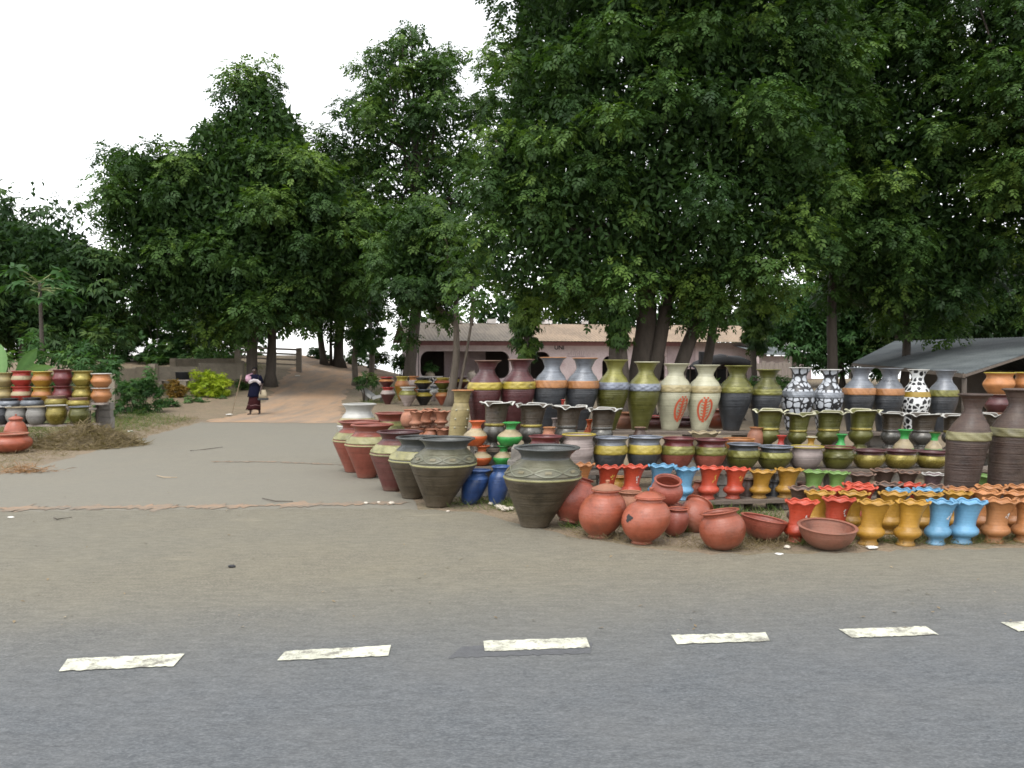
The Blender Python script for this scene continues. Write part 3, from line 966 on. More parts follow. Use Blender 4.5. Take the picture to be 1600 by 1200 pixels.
tree('broadleaf_tree', 'mid green tree standing just behind the small grey roofed house', 'tree',
     [(1200, 470), (1250, 450), (1330, 430), (1400, 450), (1425, 520), (1395, 570), (1330, 584), (1270, 566), (1215, 540)],
     45, 2.2, [(1316, 1320, 470, .14, 0)], 25, dens=1.3, rc=(.5, .9), per=60, size=.42, kind='lance', mat=SHRUB, limbs=5, bright=-.05)
tree('neem_tree', 'tall open crowned tree rising against the white sky beside the house', 'tree',
     [(640, 36), (688, 40), (700, 75), (724, 92), (724, 128), (742, 150), (768, 165), (760, 240), (750, 300), (745, 380), (735, 440), (690, 470), (640, 470), (605, 440),
      (592, 360), (565, 300), (530, 250), (516, 190), (530, 165), (560, 172), (552, 130), (548, 105), (580, 78), (612, 66)],
     42, 3.0, [(640, 655, 250, .3, 0)], 26, dens=1.0, rc=(.5, .95), per=85, size=.40, limbs=18, limb_r=.09, fill=150)
tree('neem_tree', 'slim tree with a bare grey leaning trunk in front of the pink house', 'tree',
     [(600, 330), (650, 300), (735, 320), (748, 400), (742, 470), (716, 500), (690, 498), (650, 500), (636, 540), (612, 530), (600, 480), (588, 400)],
     34, 1.7, [(703, 716, 470, .17, 0), (710, 745, 470, .07, .1)], 27, dens=1.7, rc=(.4, .75), per=75, size=.34, limbs=7, bk=BARKG, droop=.9, bright=-.10)
tree('neem_tree', 'broad dark green tree on two trunks beside the dirt path', 'tree',
     [(166, 240), (200, 214), (242, 224), (292, 236), (300, 200), (340, 172), (372, 158), (385, 128), (430, 112), (468, 140), (484, 170), (500, 214), (522, 240), (562, 270),
      (588, 330), (596, 400), (566, 440), (545, 500), (490, 520), (420, 528), (350, 520), (290, 500), (236, 470), (196, 420), (164, 350), (156, 300), (176, 270)],
     39, 4.5, [(400, 386, 420, .27, 0), (426, 415, 400, .24, .6)], 28, dens=.80, rc=(.6, 1.15), per=95, size=.42, limbs=14, limb_r=.1)
tree('neem_tree', 'dark tree at the crest of the path with two bare trunks', 'tree',
     [(470, 250), (520, 220), (580, 270), (620, 340), (625, 440), (604, 505), (565, 500), (540, 518), (490, 520), (450, 490), (440, 380)],
     50, 3.0, [(505, 500, 440, .2, 0), (531, 540, 420, .3, .5), (519, 515, 460, .10, .3)], 29, dens=.8, rc=(.7, 1.2), per=85, size=.48, mat=NEEM2, limbs=6)
tree('broadleaf_tree', 'grey green tree with sparse round leaves at the far left', 'tree',
     [(-220, 380), (-120, 310), (0, 318), (60, 325), (120, 330), (160, 380), (200, 440), (196, 530), (120, 556), (0, 560), (-200, 560)],
     36, 3.4, [(40, 45, 420, .22, 0), (-90, -90, 420, .2, .4)], 30, dens=.85, rc=(.6, 1.1), per=75, size=.42, kind='lance', mat=NEEM2, limbs=8,
     extra=[([(-160, 340), (-60, 290), (20, 292), (60, 280), (110, 296), (150, 330), (160, 380), (0, 360)], 37, 1.6, 1.3, (.5, .9), 12, .30, 'broad', -.1)])
# slim weeping columns
for px, poly, Yd, lab, sd, bpx in (
    (558, [(562, 424), (570, 460), (576, 500), (578, 540), (568, 558), (554, 556), (548, 520), (554, 460)], 43, 'narrow weeping tree on a bare stem beside the path, left of its pair', 41, 556),
    (580, [(584, 450), (592, 480), (599, 520), (594, 545), (582, 552), (574, 530), (576, 480)], 44, 'narrow weeping tree nearer the house, right of its pair', 42, 578),
    (820, [(808, 455), (834, 455), (837, 505), (834, 545), (824, 560), (812, 552), (807, 520)], 27, 'dark weeping column of foliage hanging before the pink house wall', 43, 822),
    (1180, [(1162, 450), (1202, 450), (1202, 505), (1192, 545), (1180, 556), (1168, 540), (1160, 500)], 33, 'dark leafy column at the right end of the pink house', 44, 1176),
    (975, [(956, 460), (972, 470), (972, 520), (964, 545), (958, 535), (952, 500)], 24, 'climber hanging on the left side of the big trunk', 45, 974)):
    tree('weeping_tree' if px != 975 else 'climbing_plant', lab, 'tree' if px != 975 else 'climber', poly, Yd, .55, [(bpx, px, 470, .13 if px > 600 else .16, 0)], sd,
         dens=(7 if px < 600 else 14) if Yd > 30 else 20, rc=(.16, .34), per=40, size=.24, kind='lance', limbs=3, droop=1.3, bright=.16 if px < 600 else 0, mat=SHRUB if px < 600 else NEEM, bk=BARKG if px < 600 else BARK, limb_r=.03)
# backdrop of single trees beyond the house
k = 0
for px, Yd, wd, hi, lab in ((690, 62, 120, 450, 'dark tree behind the left end of the house roof'),
                            (800, 64, 140, 430, 'dark tree behind the roof beside the hanging column'), (930, 66, 160, 420, 'dark tree behind the middle of the house roof'),
                            (1070, 64, 150, 440, 'dark tree behind the tan end of the house roof'), (1190, 70, 130, 440, 'dark tree beyond the gap between the two houses'),
                            (1330, 72, 170, 400, 'dark tree far behind the small grey roofed house'), (1500, 70, 220, 380, 'dark tree far beyond the zinc shed'),
                            (1720, 60, 240, 300, 'dark tree far off past the right edge of the shed')):
    k += 1
    poly = [(px - wd * .5, 500), (px - wd * .42, hi + 40), (px - wd * .15, hi), (px + wd * .2, hi + 8), (px + wd * .45, hi + 50), (px + wd * .52, 500), (px + wd * .4, 545), (px - wd * .4, 545)]
    tree('background_tree', lab, 'tree', poly, Yd, 2.6, [(px, px, hi + 90, .22, 0)], 60 + k, dens=.62, rc=(.8, 1.4), per=60, size=.7, kind='broad', mat=NEEM2, limbs=3, group='trees behind the houses', thick=1.0, fill=90, fsz=1.0)
for px, Yd, wd, hi, lab in ((300, 52, 220, 440, 'dark leafy tree behind the low wall'), (180, 48, 180, 450, 'dark leafy tree between the far left tree and the low wall'), (392, 60, 110, 440, 'dark leafy tree beyond the twin trunks'),
                            (-100, 50, 260, 380, 'dark leafy tree outside the left edge')):
    k += 1
    poly = [(px - wd * .5, 500), (px - wd * .42, hi + 40), (px - wd * .15, hi), (px + wd * .2, hi + 8), (px + wd * .45, hi + 50), (px + wd * .52, 500), (px + wd * .45, 548), (px - wd * .45, 552)]
    tree('background_tree', lab, 'tree', poly, Yd, 2.4, [(px, px, hi + 80, .2, 0)], 60 + k, dens=.8, rc=(.7, 1.2), per=60, size=.6, kind='broad', mat=NEEM2, limbs=3, group='trees behind the low wall', thick=1.0, fill=90)
# papaya
pp = at(66, 560, 30)
pt = at(62, 440, 30)
pb_ = Vector((pp.x, 30, gz(pp.x, 30)))
pap = empty('papaya_tree', pb_, 'papaya tree with long leaf stalks at the far left', 'tree')
v, f = tube([(0, 0, -.1), (.02, 0, 1.4), Vector((pt.x, 30, pt.z)) - pb_], [.10, .08, .05], 10); mk('trunk', v, f, BARK, pap)
tp = Vector((pt.x, 30, pt.z)) - pb_
rng = np.random.default_rng(3)
for i in range(20):
    a = i * 2.4
    el = random.uniform(-.25, .9)
    L = random.uniform(.7, 1.25)
    d = Vector((math.cos(a) * math.cos(el), math.sin(a) * math.cos(el), math.sin(el)))
    s = tp + Vector((0, 0, random.uniform(-.4, .05)))
    e = s + d * L - Vector((0, 0, .12))
    v, f = tube([s, s + d * L * .5, e], [.022, .018, .012], 5)
    lf = mk('leaf_stalk', v, f, plain('stalk', (.16, .19, .07), .6), pap)
    P = np.array([e + Vector((random.uniform(-.1, .1), random.uniform(-.1, .1), 0)) for _ in range(3)])
    vv, q = leaves(P, np.array([[d.x, d.y, -.35]] * 3) + rng.normal(0, .3, (3, 3)), np.array([[0, 0, 1.]] * 3) + rng.normal(0, .25, (3, 3)), np.array([.52, .45, .4]), 'palmate')
    mk_np('leaf', vv, q, SHRUB, lf, tint=np.full(len(vv), random.uniform(.2, .6)))
# cassava-like shrubs, bushes
bush('cassava_shrub', 'tall loose shrub with fingered leaves behind the low walls', 'shrub', [(170, 510), (200, 478), (262, 462), (318, 475), (330, 520), (322, 562), (250, 572), (190, 570)], 47, 1.3, 71, 6, (.25, .5), 40, .22, 'palmate', SHRUB, bright=.05, stems=9, droop=.5)
bush('bush', 'low dark shrub under the far left tree', 'shrub', [(100, 520), (160, 500), (200, 520), (200, 580), (110, 585)], 34, 1.2, 72, 4, (.25, .45), 40, .25, 'lance', NEEM2)
bush('bush', 'leafy shrub behind the left pot stall', 'shrub', [(-60, 560), (0, 530), (80, 535), (160, 545), (175, 585), (160, 610), (-60, 610)], 27, 1.0, 73, 6, (.2, .35), 40, .2, 'lance', SHRUB)
bush('bush', 'green leafy bush on the verge right of the orange pot', 'bush', [(182, 590), (200, 574), (232, 575), (245, 600), (250, 632), (215, 646), (184, 640)], 30.5, .8, 74, 22, (.1, .2), 34, .14, 'lance', SHRUB, bright=-.05)
YG = leafmat('lime_leaf', (.12, .19, .01), (.22, .30, .02), (.36, .42, .04))
bush('bush', 'round bright yellow green bush before the low wall', 'bush', [(290, 598), (300, 585), (325, 577), (348, 583), (358, 600), (354, 617), (325, 624), (296, 618)], 36, .9, 75, 34, (.10, .2), 40, .13, 'lance', YG, bright=.15)
bush('bush', 'small rusty leaved plant left of the yellow green bush', 'bush', [(262, 600), (275, 592), (288, 600), (290, 620), (264, 624)], 35.5, .3, 76, 50, (.08, .14), 30, .11, 'lance', leafmat('rust_leaf', (.12, .07, .02), (.22, .13, .03), (.30, .22, .05)))
for wi, (x0, y0, Yw, ww, hw, lab, mt) in enumerate(((165, 655, 28, 26, 34, 'low weed clump at the right end of the left plank stand', SHRUB), (262, 640, 32.5, 34, 18, 'low weed clump below the rusty leaved plant', SHRUB), (305, 636, 34, 36, 16, 'low weed clump in front of the yellow green bush', SHRUB),
                                           (352, 628, 35.5, 30, 14, 'low weed clump at the right foot of the yellow green bush', SHRUB), (228, 655, 29.5, 30, 16, 'sprawling weed at the foot of the green leafy bush', NEEM2), (382, 606, 38, 20, 14, 'small weed clump beside the near wall end', NEEM2), (195, 668, 27, 24, 10, 'small weed clump on the litter strewn verge', SHRUB))):
    bush('weed', lab, 'weed', [(x0 - ww / 2, y0), (x0 - ww * .4, y0 - hw * .7), (x0, y0 - hw), (x0 + ww * .4, y0 - hw * .6), (x0 + ww / 2, y0)], Yw, .5, 90 + wi, 40, (.08, .16), 26, .14, 'lance', mt, stems=2, bright=.05)
bk = at(286, 607, 37.5)
bkr = empty('bucket', (bk.x, 37.5, gz(bk.x, 37.5)), 'dark bucket standing left of the yellow green bush before the wall', 'bucket')
v, f = lathe([(.002, 0), (.24, 0), (.30, .75), (.31, .76), (.28, .75), (.22, .05), (.002, .05)], 20); mk('body', v, f, plain('dark_plastic', (.02, .022, .026), .5, .2, 8), bkr)
bt = at(246, 604, 37); g_ = gz(bt.x, 37)
brd = empty('plank_bench', (bt.x, 37, g_), 'low pale plank on two blocks left of the dark bucket', 'bench')
v, f = box(.6, 0, .48, 1.5, .25, .05, .01); mk('plank', v, f, WOODG, brd, False)
for x in (.1, 1.1):
    v, f = box(x, 0, .22, .25, .22, .46, .01); mk('block', v, f, CONC, brd, False)
bush('bush', 'small grey green weed clump at the foot of the weeping trees', 'bush', [(556, 592), (570, 584), (588, 590), (592, 606), (556, 608)], 36, .4, 77, 25, (.1, .2), 24, .16, 'lance', NEEM2)
bush('bush', 'small arching plant at the crest of the path right of the rail fence post', 'bush', [(476, 552), (486, 542), (500, 545), (508, 558), (480, 560)], 53, .5, 101, 18, (.15, .3), 22, .3, 'lance', NEEM2)
bush('bush', 'low plants at the crest of the path behind the weeping trees', 'bush', [(536, 566), (548, 548), (566, 552), (598, 550), (612, 562), (600, 574), (540, 572)], 55, .5, 102, 9, (.15, .3), 18, .3, 'lance', NEEM2)
bush('bush', 'low green bush at the corner of the pink house', 'bush', [(606, 562), (622, 552), (640, 556), (642, 572), (606, 574)], 52, .6, 78, 14, (.15, .3), 30, .25, 'broad', SHRUB, bright=.05)
bush('bush', 'low green bush between the olive vases before the board fence', 'bush', [(1110, 600), (1140, 590), (1175, 592), (1215, 590), (1240, 600), (1240, 625), (1110, 625)], 27, .5, 79, 22, (.12, .22), 30, .16, 'lance', SHRUB, bright=.06)
bush('bush', 'rough green undergrowth behind the low wall', 'undergrowth', [(225, 556), (280, 548), (372, 545), (378, 562), (300, 570), (225, 570)], 46, .8, 80, 8, (.2, .35), 26, .25, 'lance', SHRUB, bright=.15)
# banana-like plant
bp = at(18, 600, 25)
ban = empty('banana_plant', (bp.x, 25, gz(bp.x, 25)), 'broad leaved banana plant rising behind the left pot stall', 'plant')
BANA = leafmat('banana_leaf', (.06, .12, .045), (.10, .19, .07), (.15, .26, .10), .25)
def big_leaf(root, base, tip, width, droop, tint):
    base, tip = Vector(base), Vector(tip)
    n = 12
    side = (tip - base).cross(Vector((0, 1, .6))).normalized()
    v, q, ti = [], [], []
    for i in range(n + 1):
        t = i / n
        p = base.lerp(tip, t) + Vector((0, 0, math.sin(t * PI) * droop))
        wd = width * (math.sin(min(1, t * 1.05) * PI) ** .55) * (1 - .25 * t)
        for k, s in enumerate((-1, -.5, 0, .5, 1)):
            v.append(p + side * wd * s * (1 + .06 * math.sin(i * 2.3 + k)) + Vector((0, .05, -.10 * abs(s) * width * 2)))
            ti.append(tint + (.25 if k == 2 else 0) + .08 * (i % 2))
    for i in range(n):
        for k in range(4): q.append((i * 5 + k, i * 5 + k + 1, (i + 1) * 5 + k + 1, (i + 1) * 5 + k))
    return mk_np('leaf', np.array([tuple(x) for x in v]), np.array(q), BANA, root, tint=np.array(ti), smooth=True)
def lz(px, py): p = at(px, py, 25); return (p.x - bp.x, random.uniform(-.2, .2), p.z - gz(bp.x, 25))
big_leaf(ban, lz(22, 590), lz(62, 542), .20, .06, .25)
big_leaf(ban, lz(5, 590), lz(-6, 535), .22, .05, .7)
big_leaf(ban, lz(40, 585), lz(88, 572), .13, .08, .8)
big_leaf(ban, lz(30, 590), lz(60, 568), .16, .08, .65)
v, f = tube([(0, 0, -.1), (0, 0, 1.0)], [.12, .08], 10); mk('trunk', v, f, plain('stalk', (.16, .19, .07), .6), ban)
# palm fronds between the houses
for px, py, Yd, lab in ((1236, 520, 58, 'feathery palm between the two houses'), (1085, 490, 60, 'feathery palm behind the tan roof end')):
    b = at(px, 560, Yd); tpp = at(px, py, Yd)
    g = gz(b.x, Yd)
    pr = empty('palm_tree', (b.x, Yd, g), lab, 'tree')
    v, f = tube([(0, 0, -.2), (0.1, 0, (tpp.z - g) * .5), (0, 0, tpp.z - g)], [.2, .16, .14], 9); mk('trunk', v, f, BARK, pr)
    for i in range(13):
        a = i * 2.4 + .3
        L = random.uniform(2.2, 3.0)
        el = random.uniform(.1, 1.0)
        P, D, U = [], [], []
        for s in range(14):
            t = (s + 2) / 15
            r = L * t
            p = Vector((math.cos(a) * r * math.cos(el), math.sin(a) * r * math.cos(el), (tpp.z - g) + math.sin(el) * r - .9 * t * t * L * .5))
            for sg in (-1, 1):
                dv = Vector((math.cos(a) * .7 - math.sin(a) * sg, math.sin(a) * .7 + math.cos(a) * sg, -.45))
                P.append(p); D.append(dv); U.append((0, 0, 1))
        vv, q = leaves(np.array([tuple(x) for x in P]), np.array([tuple(x) for x in D]), np.array(U, float), np.full(len(P), .75), 'blade')
        mk_np('frond', vv, q, SHRUB, pr, tint=np.full(len(vv), random.uniform(.2, .7)))

# ------------------------------------------------------------------ pottery
TERRA = paint('terracotta', (.42, .105, .052), .48, rings=.25, wear=.25, dark=.62, dust=.22)
TERRA2 = paint('pale_terracotta', (.46, .185, .10), .7, rings=.35, dark=.65)
TERRAB = paint('brick_red_clay', (.37, .085, .050), .5, rings=.25, dark=.62, dust=.2)
P_ = dict(
    maroon=paint('maroon', (.105, .030, .032), .42, rings=.6, dust=.10), maroonrim=paint('dark_red', (.17, .030, .032), .4, rings=.2, dust=.08),
    yellow=paint('yellow', (.52, .40, .055), .45, rings=.2, dust=.1), ochreband=paint('ochre_band', (.42, .27, .02), .45, rings=.1, dust=.1),
    silver=paint('silver', (.24, .26, .29), .38, .25, rings=.6, dust=.08), slate=paint('slate', (.052, .058, .066), .42, .1, rings=.7, dust=.10),
    orangeband=paint('orange_band', (.50, .22, .075), .5, rings=.2, dust=.1), olive=paint('olive', (.135, .135, .025), .36, .2, rings=.6, dust=.08),
    olivelight=paint('light_olive', (.27, .26, .06), .38, .2, rings=.4, dust=.08), blueband=paint('silver_blue', (.30, .33, .40), .38, .25, rings=.3, dust=.06),
    cream=paint('cream', (.62, .60, .42), .45, rings=.35, wear=.12, dark=.82, dust=.14), creamband=paint('gold_cream', (.46, .38, .19), .45, rings=.2, dust=.1),
    white=paint('white_coat', (.66, .65, .60), .45, rings=.2, wear=.15, dark=.8, dust=.12), pinkish=paint('pale_pink_clay', (.45, .37, .34), .7, rings=.9, wear=.3, dark=.75, dust=.15),
    darkbrown=paint('dark_bronze', (.090, .068, .046), .36, .15, rings=.7, dust=.12), gold=paint('gold', (.36, .29, .06), .33, .35, rings=.35, dust=.05),
    goldring=paint('gold_ring', (.46, .37, .08), .3, .35, rings=.1, dust=.03), pewter=paint('pewter', (.15, .145, .13), .32, .35, rings=.25, dust=.08),
    urn=paint('urn_dark_olive', (.095, .074, .046), .5, rings=.7, dust=.18), urnband=paint('urn_green_grey', (.15, .145, .09), .5, rings=.2, dust=.22),
    urncollar=paint('urn_collar', (.070, .078, .075), .45, rings=.3, dust=.18), urnyellow=paint('urn_faded_yellow', (.36, .34, .15), .5, rings=.2, dust=.15),
    urnline=paint('urn_pale_line', (.21, .215, .14), .5, rings=.1, dust=.2), urnlozenge=paint('urn_ochre_mark', (.22, .19, .10), .5, rings=.1, dust=.2), urnred=paint('urn_red', (.33, .085, .055), .5, rings=.4, dust=.15), urnmaroon=paint('urn_maroon', (.16, .045, .04), .5, rings=.5, dust=.18),
    redorange=paint('red_orange', (.62, .075, .03), .5, rings=.25, wear=.2, dark=.75, dust=.12), skyblue=paint('sky_blue', (.16, .40, .62), .5, rings=.25, wear=.2, dark=.78, dust=.10),
    mustard=paint('mustard', (.52, .27, .025), .5, rings=.3, wear=.2, dark=.75, dust=.12), limegreen=paint('leaf_green', (.20, .36, .085), .5, rings=.4, wear=.2, dark=.75, dust=.1),
    peach=paint('orange_clay', (.56, .23, .075), .55, rings=.35, wear=.25, dark=.7, dust=.12), brown=paint('brown', (.085, .048, .034), .5, rings=.5, dust=.12),
    brownrim=paint('light_brown', (.25, .145, .10), .5, rings=.2, dust=.1), mauve=paint('mauve', (.20, .125, .135), .5, rings=.5, dust=.14),
    blue=paint('deep_blue', (.020, .065, .21), .42, rings=.4, dust=.10), blueneck=paint('mid_blue', (.05, .13, .36), .45, rings=.3, dust=.1),
    green=paint('bright_green', (.045, .38, .075), .45, rings=.25, dark=.75, dust=.08), orange=paint('bright_orange', (.66, .13, .03), .45, rings=.25, dark=.75, dust=.08),
    sand=paint('sand_band', (.46, .37, .22), .6, rings=.3, dust=.1), tan=paint('tan', (.43, .34, .14), .6, rings=.5, dust=.14),
    tallbrown=paint('dark_brown_coat', (.072, .040, .028), .62, rings=.6, dust=.30), tallband=paint('faded_olive_yellow', (.25, .23, .105), .55, rings=.3, dust=.2),
    red=paint('plain_red', (.48, .045, .03), .45, rings=.3, dust=.1), greyclay=paint('grey_clay', (.30, .29, .265), .7, rings=.5, dust=.15),
    soot=plain('soot', (.022, .02, .02), .9, .3, 14), blackrim=paint('black_rim', (.03, .03, .034), .35, rings=.2, dust=.06))
def cell_mat(name, c_in, c_line, scale, width, warp):
    t = NT(name)
    v = t.coords('Object')
    n = t.new('ShaderNodeTexNoise'); n.inputs['Scale'].default_value = 9
    t.l.new(v, n.inputs['Vector'])
    m = t.new('ShaderNodeVectorMath', operation='SCALE'); t.l.new(n.outputs[1], m.inputs[0]); m.inputs['Scale'].default_value = warp
    a = t.new('ShaderNodeVectorMath', operation='ADD'); t.l.new(v, a.inputs[0]); t.l.new(m.outputs[0], a.inputs[1])
    vo = t.new('ShaderNodeTexVoronoi', feature='F1'); vo.inputs['Scale'].default_value = scale; vo.inputs['Randomness'].default_value = .72
    t.l.new(a.outputs[0], vo.inputs['Vector'])
    v2 = t.new('ShaderNodeTexVoronoi', feature='DISTANCE_TO_EDGE'); v2.inputs['Scale'].default_value = scale; v2.inputs['Randomness'].default_value = .72
    t.l.new(a.outputs[0], v2.inputs['Vector'])
    dd = t.math('SUBTRACT', t.math('MULTIPLY', v2.outputs['Distance'], 1.0), t.math('MULTIPLY', t.math('SUBTRACT', vo.outputs['Distance'], .35), .35))
    f2 = t.noise(v, 40, 3, .6)
    cin = t.mix(.35, c_in, t.ramp(f2, [(.35, tuple(x * .6 for x in c_in)), (.65, tuple(min(.85, x * 1.2) for x in c_in))]))
    k = t.ramp(dd, [(width - .012, 0), (width + .012, 1)])
    t.col(t.mix(k, c_line, cin)); t.set(Roughness=.4)
    t.bump(t.math('ADD', k, t.math('MULTIPLY', t.noise(t.coords('Object', (.6, .6, 30)), 1, 3), .6)), .4, .008)
    return t.m
GIRAFFE = cell_mat('silver_patches', (.40, .42, .45), (.012, .012, .014), 9.0, .06, .06)
COW = cell_mat('black_spots', (.012, .012, .014), (.60, .61, .60), 10.5, .10, .10)

PROF = {
    'tall_vase': [(.46, 0), (.49, .03), (.61, .15), (.80, .31), (.94, .43), (1, .52), (.985, .59), (.93, .69), (.80, .745), (.58, .80), (.465, .85), (.45, .90), (.53, .95), (.70, .985), (.76, 1.0)],
    'necked_vase': [(.44, 0), (.47, .03), (.62, .16), (.84, .31), (.98, .43), (1, .50), (.97, .58), (.86, .665), (.66, .73), (.48, .79), (.40, .85), (.40, .91), (.48, .955), (.64, .99), (.68, 1.0)],
    'scalloped_planter': [(.60, 0), (.61, .025), (.54, .06), (.47, .10), (.49, .145), (.68, .19), (.82, .24), (.86, .30), (.80, .36), (.68, .405), (.615, .44), (.60, .50), (.62, .60), (.68, .74), (.78, .87), (.90, .955), (1.0, 1.0)],
    'footed_planter': [(.44, 0), (.46, .03), (.36, .07), (.27, .10), (.32, .14), (.50, .20), (.64, .28), (.68, .35), (.63, .42), (.56, .46), (.545, .475), (.60, .49), (.615, .51), (.60, .53), (.585, .55), (.61, .66), (.65, .80), (.70, .90), (.84, .965), (1.0, .99)],
    'round_pot': [(.56, 0), (.60, .03), (.77, .15), (.92, .32), (1.0, .50), (.985, .63), (.93, .75), (.86, .83), (.835, .88), (.87, .93), (.96, .975), (.99, 1.0)],
    'urn': [(.36, 0), (.375, .02), (.45, .10), (.58, .22), (.74, .37), (.88, .50), (.975, .59), (1.0, .635), (.97, .685), (.88, .75), (.75, .82), (.655, .862), (.63, .885), (.655, .92), (.73, .962), (.80, .99), (.82, 1.0)],
    'bottle_vase': [(.60, 0), (.70, .05), (.95, .25), (1, .38), (.85, .52), (.50, .66), (.38, .76), (.40, .86), (.55, .95), (.66, 1.0)],
    'blue_vase': [(.55, 0), (.60, .03), (.80, .22), (.96, .45), (1, .62), (.94, .76), (.72, .86), (.56, .905), (.62, .94), (.82, .98), (.88, 1.0)],
    'ribbed_pot': [(.58, 0), (.60, .03), (.74, .16), (.92, .34), (1, .46), (.96, .58), (.85, .72), (.80, .82), (.84, .92), (.96, 1.0)],
    'water_pot': [(.40, .02), (.46, 0), (.40, .035), (.55, .10), (.78, .22), (.95, .38), (1, .52), (.96, .66), (.82, .81), (.62, .91), (.52, .94), (.50, .96), (.56, .985), (.60, 1.0)],
    'cooking_pot': [(.20, 0), (.45, .03), (.74, .15), (.94, .35), (1, .54), (.95, .71), (.82, .85), (.72, .91), (.70, .94), (.78, .98), (.82, 1.0)],
    'bowl': [(.48, 0), (.52, .02), (.66, .14), (.82, .36), (.93, .62), (.985, .88), (1.0, 1.0)],
    'tan_vase': [(.92, 0), (.93, .02), (.93, .3), (.95, .6), (1.0, .76), (.98, .80), (.80, .86), (.68, .89), (.70, .93), (.95, .985), (1.12, 1.0)],
    'floor_vase': [(.62, 0), (.64, .02), (.74, .20), (.86, .42), (.95, .56), (1, .64), (.96, .705), (.80, .76), (.55, .82), (.40, .87), (.40, .92), (.52, .965), (.70, .99), (.74, 1.0)],
    'flat_jar': [(.70, 0), (.78, .05), (.97, .3), (1, .5), (.92, .72), (.72, .86), (.68, .92), (.80, 1.0)],
}
CATS = {'tall_vase': 'vase', 'necked_vase': 'vase', 'scalloped_planter': 'planter', 'footed_planter': 'planter', 'round_pot': 'pot', 'urn': 'urn', 'bottle_vase': 'vase',
        'blue_vase': 'vase', 'ribbed_pot': 'pot', 'water_pot': 'water pot', 'cooking_pot': 'cooking pot', 'bowl': 'bowl', 'tan_vase': 'vase', 'floor_vase': 'vase', 'flat_jar': 'pot'}
SKEW = 1.55       # the wares lean to the right, the nearer the more, as they stand in the photo
def wavy(n, az, ar, z0, sharp=0, ph=0.0):
    """frilled rim: lobes grow from z0 to the lip"""
    def mod(t, u, r, z, H=[1], R=[1]):
        k = max(0.0, min(1.0, (z / H[0] - z0) / (1 - z0))) ** 2
        if sharp:
            c = -max(0.0, math.cos(n * t + ph)) ** 5 * 1.0 + 0.12 * math.sin(t * 2 + ph)
            return r * (1 + ar * k * c * 0.4), z + az * H[0] * k * c
        c = math.cos(n * t + ph)
        return r * (1 + ar * k * c), z + az * H[0] * k * c
    return mod
def relief(style, amp, n):
    def mod(t, u, r, z):
        y = u * 2 - 1
        e = math.exp(-(abs(y) / .95) ** 8)
        if style == 'oval':
            s = math.sin(n * t); d1 = abs(y - .62 * s); d2 = abs(y + .62 * s)
            h = math.exp(-(min(d1, d2) / .16) ** 2) + .6 * math.exp(-(y / .25) ** 2) * max(0, abs(s) - .6)
        elif style == 'wave':
            h = math.exp(-((y - .55 * math.sin(n * t)) / .15) ** 2) + .8 * math.exp(-((y + .55 * math.sin(n * t)) / .15) ** 2)
        else:
            h = .5 + .5 * math.sin(n * 2 * t + 3 * y)
            h = h * h
        return r + amp * h * e, z
    return mod
def slice_prof(P, H, z0, z1):
    out = []
    for (r0, a), (r1, b) in zip(P, P[1:]):
        if b <= z0 * H or a >= z1 * H or b <= a: continue
        if not out:
            t = max(0, (z0 * H - a) / (b - a)); out.append((r0 + (r1 - r0) * t, a + (b - a) * t))
        t = min(1, (z1 * H - a) / (b - a)); out.append((r0 + (r1 - r0) * t, a + (b - a) * t))
    return out
